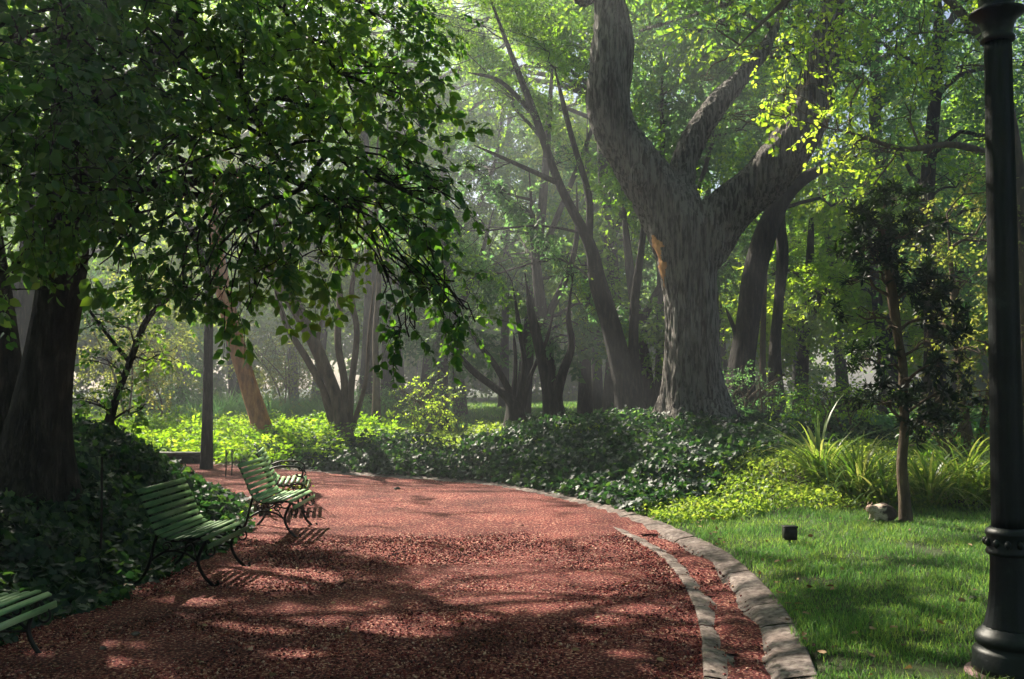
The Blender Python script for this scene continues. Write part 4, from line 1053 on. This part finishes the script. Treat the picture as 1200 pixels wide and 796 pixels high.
def rear_shade_tree(x, y, H, rad, label, seed):  # trees added out of view to cut the skylight
    g = np.random.default_rng(seed); cs = []
    for _ in range(26):
        a = g.uniform(0, 2 * math.pi); q = g.uniform(0, 1) ** .6; zz = g.uniform(.32, 1); wd = rad * (1.05 - .6 * abs(zz - .55))
        cs.append((np.array([x + math.cos(a) * q * wd, y + math.sin(a) * q * wd, H * zz]), np.array([1.9, 1.9, 1.3]) * g.uniform(.8, 1.2)))
    make_tree('added_shade_tree', label, [[(x, y, -.2, .4), (x + .2, y, H * .4, .3), (x, y, H * .85, .1)]], cs, 'farther', 'leaf_mid', 'bark_dark', density=1.25, carve=False, limb_r=.06, twigs=1, hollow=.1)


rear_shade_tree(-5.5, -9, 13, 6, 'unseen tree added behind the viewpoint, left of the path, to cut skylight', 21)
rear_shade_tree(5.5, -7, 13, 6, 'unseen tree added behind the viewpoint, on the lawn side, to cut skylight', 22)
rear_shade_tree(.5, -15, 15, 7, 'unseen tree added far behind the viewpoint to cut skylight', 23)
rear_shade_tree(13.5, 3, 13, 5.5, 'unseen tree added beyond the right edge past the lamp post to cut skylight', 24)
rear_shade_tree(-12.5, 2, 12, 5, 'unseen tree added beyond the left edge behind the near bench to cut skylight', 25)

# woods closing the view
V = []
cs = []
g = np.random.default_rng(77)
for i in range(190):
    a = g.uniform(-.72, .72); d = g.uniform(74, 96); h = g.uniform(1, 13) + (d - 74) * .25
    cs.append((np.array([math.sin(a) * d, math.cos(a) * d, h]), np.array([4.2, 3.0, 3.0]) * g.uniform(.7, 1.2)))
P, Dn, S = clump_points(cs, 1.1, .5, (.9, 1.5), .2)
P[:, 2] = np.maximum(P[:, 2], .3)
o = sprays_mesh('distant_woods', None, 'farther', P, Dn, S, [M['leaf_mid'], M['bark_dark']], (0, 0, 0))
tag(o, 'far woodland closing the view behind all the trees', 'woods', kind='stuff')

# ------------------------------------------------------------------ benches
def prof_curve():
    return smooth_poly([(-.10, .83), (-.055, .74), (.0, .62), (.04, .52), (.10, .44), (.19, .405), (.30, .41), (.40, .425), (.47, .42), (.525, .385), (.535, .34)], 60)


BL = 1.02


def slat_set(s0, s1, n, w, t=.018):
    pc = prof_curve(); arc_ = np.concatenate([[0], np.cumsum(np.hypot(*np.diff(pc, axis=0).T))]); tot = arc_[-1]; mb = MB()
    for s in np.linspace(s0, s1, n):
        x = np.interp(s * tot, arc_, pc[:, 0]); z = np.interp(s * tot, arc_, pc[:, 1])
        x2 = np.interp(min(tot, s * tot + .02), arc_, pc[:, 0]); z2 = np.interp(min(tot, s * tot + .02), arc_, pc[:, 1])
        x0 = np.interp(max(0, s * tot - .02), arc_, pc[:, 0]); z0 = np.interp(max(0, s * tot - .02), arc_, pc[:, 1])
        d = np.array([x2 - x0, 0, z2 - z0]); d /= np.linalg.norm(d); nrm_ = np.cross(d, [0, 1, 0])
        if nrm_[2] < 0: nrm_ = -nrm_
        Mx = np.stack([d, [0, 1, 0], nrm_], 1)
        mb.box(np.array([x, 0, z]) + nrm_ * t * .6, (w, BL + rng.normal(0, .004), t), Mx, bev=.005)
    return mb


def spiral(cx, cz, r0, r1, a0, turns, n=26):
    a = np.linspace(a0, a0 + turns * 2 * math.pi, n); r = np.linspace(r0, r1, n)
    return np.stack([cx + r * np.cos(a), cz + r * np.sin(a)], 1)


def frame_mb(y, arm):
    mb = MB()
    def tb(pts, r, n=26):
        Q = smooth_poly(pts, n); mb.tube(np.column_stack([Q[:, 0], np.full(len(Q), y), Q[:, 1]]), r, 8)
    pc = prof_curve(); off = np.stack([-np.gradient(pc[:, 1]), np.gradient(pc[:, 0])], 1); off /= np.linalg.norm(off, axis=1)[:, None]
    Q = pc - np.where(off[:, 1:] < 0, -1, 1) * off * .016
    mb.tube(np.column_stack([Q[:, 0], np.full(len(Q), y), Q[:, 1]]), .013, 8)
    tb([(.06, .47), (.02, .33), (-.01, .20), (-.07, .08), (-.15, .0)], .015)
    tb([(-.15, .0), (-.19, .02), (-.18, .05)], .012, 8)
    tb([(.49, .40), (.44, .30), (.42, .20), (.47, .09), (.56, .0)], .015)
    tb([(.56, .0), (.60, .02), (.59, .05)], .012, 8)
    tb([(.0, .22), (.12, .29), (.22, .30), (.33, .27), (.43, .20)], .011)
    for c in ((.14, .335, .045), (.34, .335, .05)):
        s = spiral(c[0], c[1], c[2], .012, 0, 1.4); mb.tube(np.column_stack([s[:, 0], np.full(len(s), y), s[:, 1]]), .008, 6)
    s = spiral(.52, .30, .055, .014, 1.6, -1.3); mb.tube(np.column_stack([s[:, 0], np.full(len(s), y), s[:, 1]]), .008, 6)
    if arm:
        tb([(.03, .60), (.15, .64), (.30, .645), (.42, .63), (.48, .58), (.47, .52), (.42, .51), (.40, .545)], .012, 30)
        tb([(.47, .52), (.50, .47), (.47, .42)], .011, 10)
    return mb


def make_bench(label, arm=False):
    t = empty('park_bench', (0, 0, 0), label, 'bench', 'green slatted benches along the path')
    slat_set(.50, .985, 7, .044).build('seat', M['slat'], t)
    slat_set(.02, .44, 7, .046).build('backrest', M['slat'], t)
    for s in (-1, 1): frame_mb(s * (BL / 2 - .10), arm).build('side_frame', M['iron_bench'], t, smooth=True)
    mb = MB(); mb.tube([(.20, -BL / 2 + .1, .30), (.20, 0, .295), (.20, BL / 2 - .1, .30)], .009, 6); mb.tube([(.42, -BL / 2 + .1, .20), (.2, 0, .295), (.42, BL / 2 - .1, .20)], .007, 6)
    mb.build('stretcher', M['iron_bench'], t)
    return t


def copy_tree(o, parent=None):
    c = o.copy(); C.objects.link(c); c.parent = parent
    for ch in list(o.children): copy_tree(ch, c)
    return c


bench0 = make_bench('green slatted park bench with curled iron feet, second nearest, backed by ivy')
for i, (x, y, rz, lab) in enumerate([
        (-3.12, 8.65, -3, None),
        (-3.62, 5.85, -5, 'green slatted bench in the bottom left corner, only its seat end and foot showing'),
        (-2.98, 11.1, -1, 'upright green slatted bench in front of the rightmost bench, at the end of the ivy'),
        (-3.32, 12.8, 11, 'farthest and rightmost bench, mostly hidden behind the bench in front of it')]):
    b_ = bench0 if i == 0 else copy_tree(bench0)
    if i == 3:
        b_ = make_bench(lab, True)
    b_.location = (x, y, -.045 if i == 1 else .012); b_.rotation_euler = (0, 0, R(rz))
    if lab: b_['label'] = lab

# drop the plain copy that the bench with armrests replaced
for o in [o for o in bpy.data.objects if o.get('category') == 'bench' and o.location.length < .01]:
    for ch in list(o.children): bpy.data.objects.remove(ch)
    bpy.data.objects.remove(o)

# ------------------------------------------------------------------ lamp post
LX, LY = 2.94, 5.6; LZ = tz(LX, LY) - .06
lp = empty('lamp_post', (LX, LY, LZ), 'tall black cast-iron lamp post with fluted shaft at the right edge', 'lamp post')
mb = MB(); mb.lathe([(.26, -.12), (.26, .05), (.25, .07)], sides=40); mb.build('plinth', M['plinth'], lp)
mb = MB()
mb.lathe([(.20, .07), (.213, .08), (.215, .11), (.210, .125), (.210, .19), (.20, .205), (.18, .22), (.184, .235), (.195, .245), (.197, .275), (.18, .30), (.160, .315), (.152, .33)], sides=40)
mb.build('base', M['iron'], lp, smooth=True)
mb = MB()
zs = np.linspace(.32, .76, 24); mb.lathe([(.105 + .045 * (1 - (z - .32) / .44) ** 2.6, z) for z in zs], sides=36, flute=lambda z: .12)
mb.build('fluted_foot', M['iron'], lp)
mb = MB()
mb.lathe([(.108, .75), (.124, .76), (.128, .775), (.121, .785), (.121, .865), (.128, .875), (.128, .89), (.115, .905), (.102, .915)], sides=40)
for k in range(12):   # raised rosettes round the collar
    a = k * math.pi / 6; c = np.array([math.cos(a) * .124, math.sin(a) * .124, .826])
    mb.lathe([(.006, -.024), (.017, -.012), (.019, 0), (.017, .012), (.006, .024)], c=c, sides=8)
mb.build('collar', M['iron'], lp, smooth=True)
mb = MB(); zs = np.linspace(.90, 3.835, 40); mb.lathe([(.094 - .017 * (z - .9) / 2.9, z) for z in zs], sides=40, flute=lambda z: .12); mb.build('shaft', M['iron'], lp)
mb = MB(); mb.lathe([(.080, 3.825), (.095, 3.832), (.098, 3.845), (.094, 3.858), (.085, 3.868), (.087, 3.90), (.094, 3.93), (.110, 3.965), (.145, 3.99), (.156, 4.0), (.156, 4.012), (.12, 4.025), (.098, 4.035), (.094, 4.06), (.105, 4.08), (.085, 4.11), (.06, 4.13), (.06, 4.2)], sides=40); mb.build('capital', M['iron'], lp, smooth=True)
mb = MB(); a = np.linspace(-1.25, 1.5, 20); mb.lathe([(.20 * math.cos(t), 4.44 + .21 * math.sin(t)) for t in a], sides=32); mb.build('globe', M['glass'], lp, smooth=True)

# ------------------------------------------------------------------ cat sitting hunched by the tufted tree
def skin_mesh(name, verts, radii, edges, parent, mat, sub=2):
    me = bpy.data.meshes.new(name); me.from_pydata([tuple(map(float, v)) for v in verts], edges, [])
    o = link(name, me, None)
    bpy.context.view_layer.objects.active = o
    s = o.modifiers.new('skin', 'SKIN'); sub_ = o.modifiers.new('sub', 'SUBSURF'); sub_.levels = sub
    if not me.skin_vertices: me.attributes
    sk = me.skin_vertices[0].data if len(me.skin_vertices) else None
    if sk is None: raise RuntimeError('no skin layer')
    for i, r in enumerate(radii): sk[i].radius = (r, r) if np.isscalar(r) else r
    sk[0].use_root = True
    dg = bpy.context.evaluated_depsgraph_get(); me2 = bpy.data.meshes.new_from_object(o.evaluated_get(dg))
    o.modifiers.clear(); o.data = me2; o.parent = parent
    me2.materials.clear(); me2.materials.append(mat)
    for p_ in me2.polygons: p_.use_smooth = True
    return o


CX, CY = 4.50, 11.45; CZ = tz(CX, CY)
cat = empty('cat', (CX, CY, CZ + .01), 'cream and dark brown cat sitting hunched on the grass beside the slender tufted tree', 'cat')
# local: faces -x (left in the photo), back to the sun
cv = [(.06, 0, .10), (.0, .0, .115), (-.07, 0, .115), (-.125, -.005, .125), (-.150, -.01, .145), (-.185, -.012, .150), (-.222, -.014, .140),   # rump..back..neck..head..muzzle
      (.13, 0, .085), (.17, .03, .03), (.13, .10, .02), (.04, .13, .018), (-.03, .13, .018),                                                       # tail base and tail curled round
      (-.12, .045, .07), (-.135, .045, .025), (-.165, .045, .014), (-.12, -.055, .07), (-.135, -.055, .025), (-.165, -.055, .014),                  # forelegs and paws
      (.05, .07, .06), (.0, .085, .025), (-.05, .085, .014), (.05, -.07, .06), (.0, -.085, .025), (-.05, -.085, .014)]                              # thighs and hind paws
cr = [.112, .106, .094, .072, .056, .062, .034, .075, .022, .020, .018, .012, .036, .020, .018, .036, .020, .018, .055, .026, .019, .055, .026, .019]
ce = [(0, 1), (1, 2), (2, 3), (3, 4), (4, 5), (5, 6), (0, 7), (7, 8), (8, 9), (9, 10), (10, 11), (2, 12), (12, 13), (13, 14), (2, 15), (15, 16), (16, 17), (0, 18), (18, 19), (19, 20), (0, 21), (21, 22), (22, 23)]
body = skin_mesh('body', cv, cr, ce, cat, M['fur'])
ca = body.data.color_attributes.new('fur', 'FLOAT_COLOR', 'POINT')
for i, v in enumerate(body.data.vertices):
    x, y, z = v.co; q = mnoise.noise(Vector((x * 22, y * 22, z * 22))) * .075
    dark = x + q > -.055 and z > .05 or (x > -.02 and z < .05)
    face = -.18 > x + q and z > .155
    ca.data[i].color = (.045, .026, .018, 1) if dark else ((.36, .25, .19, 1) if face else (.55, .45, .38, 1))
for s in (-1, 1):
    mb = MB(); e = np.array([-.176, s * .032 - .012, .198])
    mb.add(e + np.array([(-.012, -.014, 0), (-.012, .014, 0), (.016, s * .004, -.004), (0, s * .008, .034)]), [(0, 3, 1), (1, 3, 2), (2, 3, 0), (0, 1, 2)])
    o = mb.build('ear', M['fur'], cat); a = o.data.color_attributes.new('fur', 'FLOAT_COLOR', 'POINT')
    for k_ in range(len(o.data.vertices)): a.data[k_].color = (.22, .14, .10, 1)
    mb = MB(); mb.lathe([(.001, -.007), (.006, -.003), (.007, 0), (.006, .003), (.001, .007)], c=(-.232, s * .022 - .013, .166), sides=10); mb.build('eye', M['blackbox'], cat, smooth=True)
mb = MB(); mb.lathe([(.001, -.005), (.006, 0), (.001, .005)], c=(-.256, -.014, .143), sides=8); mb.build('nose', M['bark_red'], cat)
cat.rotation_euler = (0, 0, R(12)); cat.scale = (1.05, 1.05, 1.05)

# ------------------------------------------------------------------ small things
bx, by = 2.92, 9.95; bz = tz(bx, by)
sp = empty('ground_light', (bx, by, bz), 'small black box-shaped garden light standing on the lawn near the kerb', 'light box')
mb = MB(); mb.box((0, 0, .115), (.13, .11, .13), bev=.012); mb.build('housing', M['blackbox'], sp)
mb = MB(); mb.box((0, 0, .184), (.145, .125, .012), bev=.004); mb.build('lid', M['blackbox'], sp)
mb = MB(); mb.tube([(0, 0, -.05), (0, 0, .06)], .014, 8); mb.build('spike', M['blackbox'], sp)

sx, sy = (122 - 600) / FPX * 8.6, 8.6
mb = MB(); mb.tube(np.array([(0, 0, -.1), (.004, 0, .5), (-.003, 0, 1.02)]), .011, 7)
o = mb.build('stake', M['bark_dark'], None); o.location = (sx, sy, tz(sx, sy)); tag(o, 'thin dark wooden stake sticking up out of the ivy at left', 'stake')
for px, D, lab in ((266, 17.2, 'short thin stake at the ivy edge left of the farthest bench'), (273, 17.4, 'short thin stake with forked tip at the ivy edge, nearer the benches')):
    x = (px - 600) / FPX * D; mb = MB(); mb.tube(np.array([(0, 0, -.05), (.01, 0, .25), (0, 0, .52)]), .012, 6); mb.tube(np.array([(.005, 0, .38), (.06, 0, .52)]), .006, 5)
    o = mb.build('stake', M['bark_dark'], None); o.location = (x, D, tz(x, D)); tag(o, lab, 'stake')

wx, wy = (214 - 600) / FPX * 20.0, 20.0
mb = MB()
for k_ in range(5):
    mb.box((-.42 + k_ * .21, rng.normal(0, .01), .12), (.2, .34, .30 + rng.normal(0, .01)), bev=.03)
mb.box((0, 0, .30), (1.12, .42, .06), bev=.02)
o = mb.build('low_wall', M['darkstone'], None); o.location = (wx, wy, tz(wx, wy) + .05); tag(o, 'low dark stone block wall beside the straight black trunk', 'wall')

# two pale stones on the path by the near bench, and small clods at the far bend
for x, y, r, lab in ((-2.62, 6.62, .028, 'small pale pebble on the red path right of the nearest bench, upper of two'), (-2.70, 6.28, .022, 'small pale pebble on the red path beside the foot of the nearest bench'),
                     (-1.85, 15.2, .055, 'dark clod of earth lying on the path before the far kerb'), (3.62, 7.45, .03, 'dark clod lying on the lawn beyond the kerb'), (4.35, 7.5, .05, 'flat dark clod on the sunny streak of the lawn')):
    mb = MB(); mb.lathe([(r * .5, -r * .4), (r, -r * .1), (r * 1.02, r * .15), (r * .7, r * .5), (r * .1, r * .62)], sides=9)
    o = mb.build('stone' if r < .05 or x > 3 else 'clod', M['concrete'] if r < .03 else M['darkstone'], None, smooth=True)
    for v in o.data.vertices: v.co += Vector(rng.normal(0, r * .10, 3))
    o.location = (x, y, (.02 if x < 2 else tz(x, y) + .01) + r * .3); o.rotation_euler = (0, 0, x * 5); tag(o, lab, 'stone' if r < .03 else 'clod')

# ------------------------------------------------------------------ air
me = bpy.data.meshes.new('haze'); bmv = [(x, y, z) for x in (-112, 112) for y in (-32, 172) for z in (-1.6, 32)]
me.from_pydata(bmv, [], [(0, 1, 3, 2), (4, 6, 7, 5), (0, 4, 5, 1), (2, 3, 7, 6), (0, 2, 6, 4), (1, 5, 7, 3)])
hz = link('haze', me); m, nt, out = nodes('haze')
pv = N(nt, 'ShaderNodeVolumePrincipled', Density=.0042, Anisotropy=.7); pv.inputs['Color'].default_value = (.86, .92, 1, 1)
nt.links.new(pv.outputs[0], out.inputs['Volume']); me.materials.append(m); tag(hz, 'thin morning mist lit by the sun', 'haze', kind='stuff')

# ------------------------------------------------------------------ light, camera, output
sc = bpy.context.scene
w = bpy.data.worlds.new('World'); sc.world = w; w.use_nodes = True
nt = w.node_tree; bg = nt.nodes['Background']
sky = nt.nodes.new('ShaderNodeTexSky'); sky.sky_type = 'NISHITA'; sky.sun_disc = False
sky.sun_elevation = SUN_EL; sky.sun_rotation = SUN_AZ; sky.air_density = 1.0; sky.dust_density = 1.5
nt.links.new(sky.outputs[0], bg.inputs[0]); bg.inputs[1].default_value = .05
sl_ = bpy.data.lights.new('sun', 'SUN'); sl_.energy = 5; sl_.angle = R(.5); sl_.color = (1, .90, .74)
so = bpy.data.objects.new('sun', sl_); C.objects.link(so)
so.rotation_euler = Vector(-TS).to_track_quat('-Z', 'Y').to_euler()
cd = bpy.data.cameras.new('camera'); cd.sensor_width = 36; cd.lens = 36 * FPX / 1200; cd.clip_end = 600; cd.clip_start = .05
co_ = bpy.data.objects.new('camera', cd); C.objects.link(co_); co_.location = (0, 0, EYE); co_.rotation_euler = (R(90) + PITCH, 0, 0)
sc.camera = co_
sc.view_settings.view_transform = 'Standard'; sc.view_settings.look = 'None'; sc.view_settings.gamma = 1; sc.view_settings.exposure = 1.75
sc.render.engine = 'CYCLES'
cy = sc.cycles
cy.max_bounces = 6; cy.diffuse_bounces = 3; cy.glossy_bounces = 2; cy.transmission_bounces = 3; cy.volume_bounces = 0; cy.transparent_max_bounces = 4
cy.caustics_reflective = False; cy.caustics_refractive = False
cy.use_denoising = True; cy.use_adaptive_sampling = True; cy.adaptive_threshold = .02
cy.sample_clamp_indirect = 4
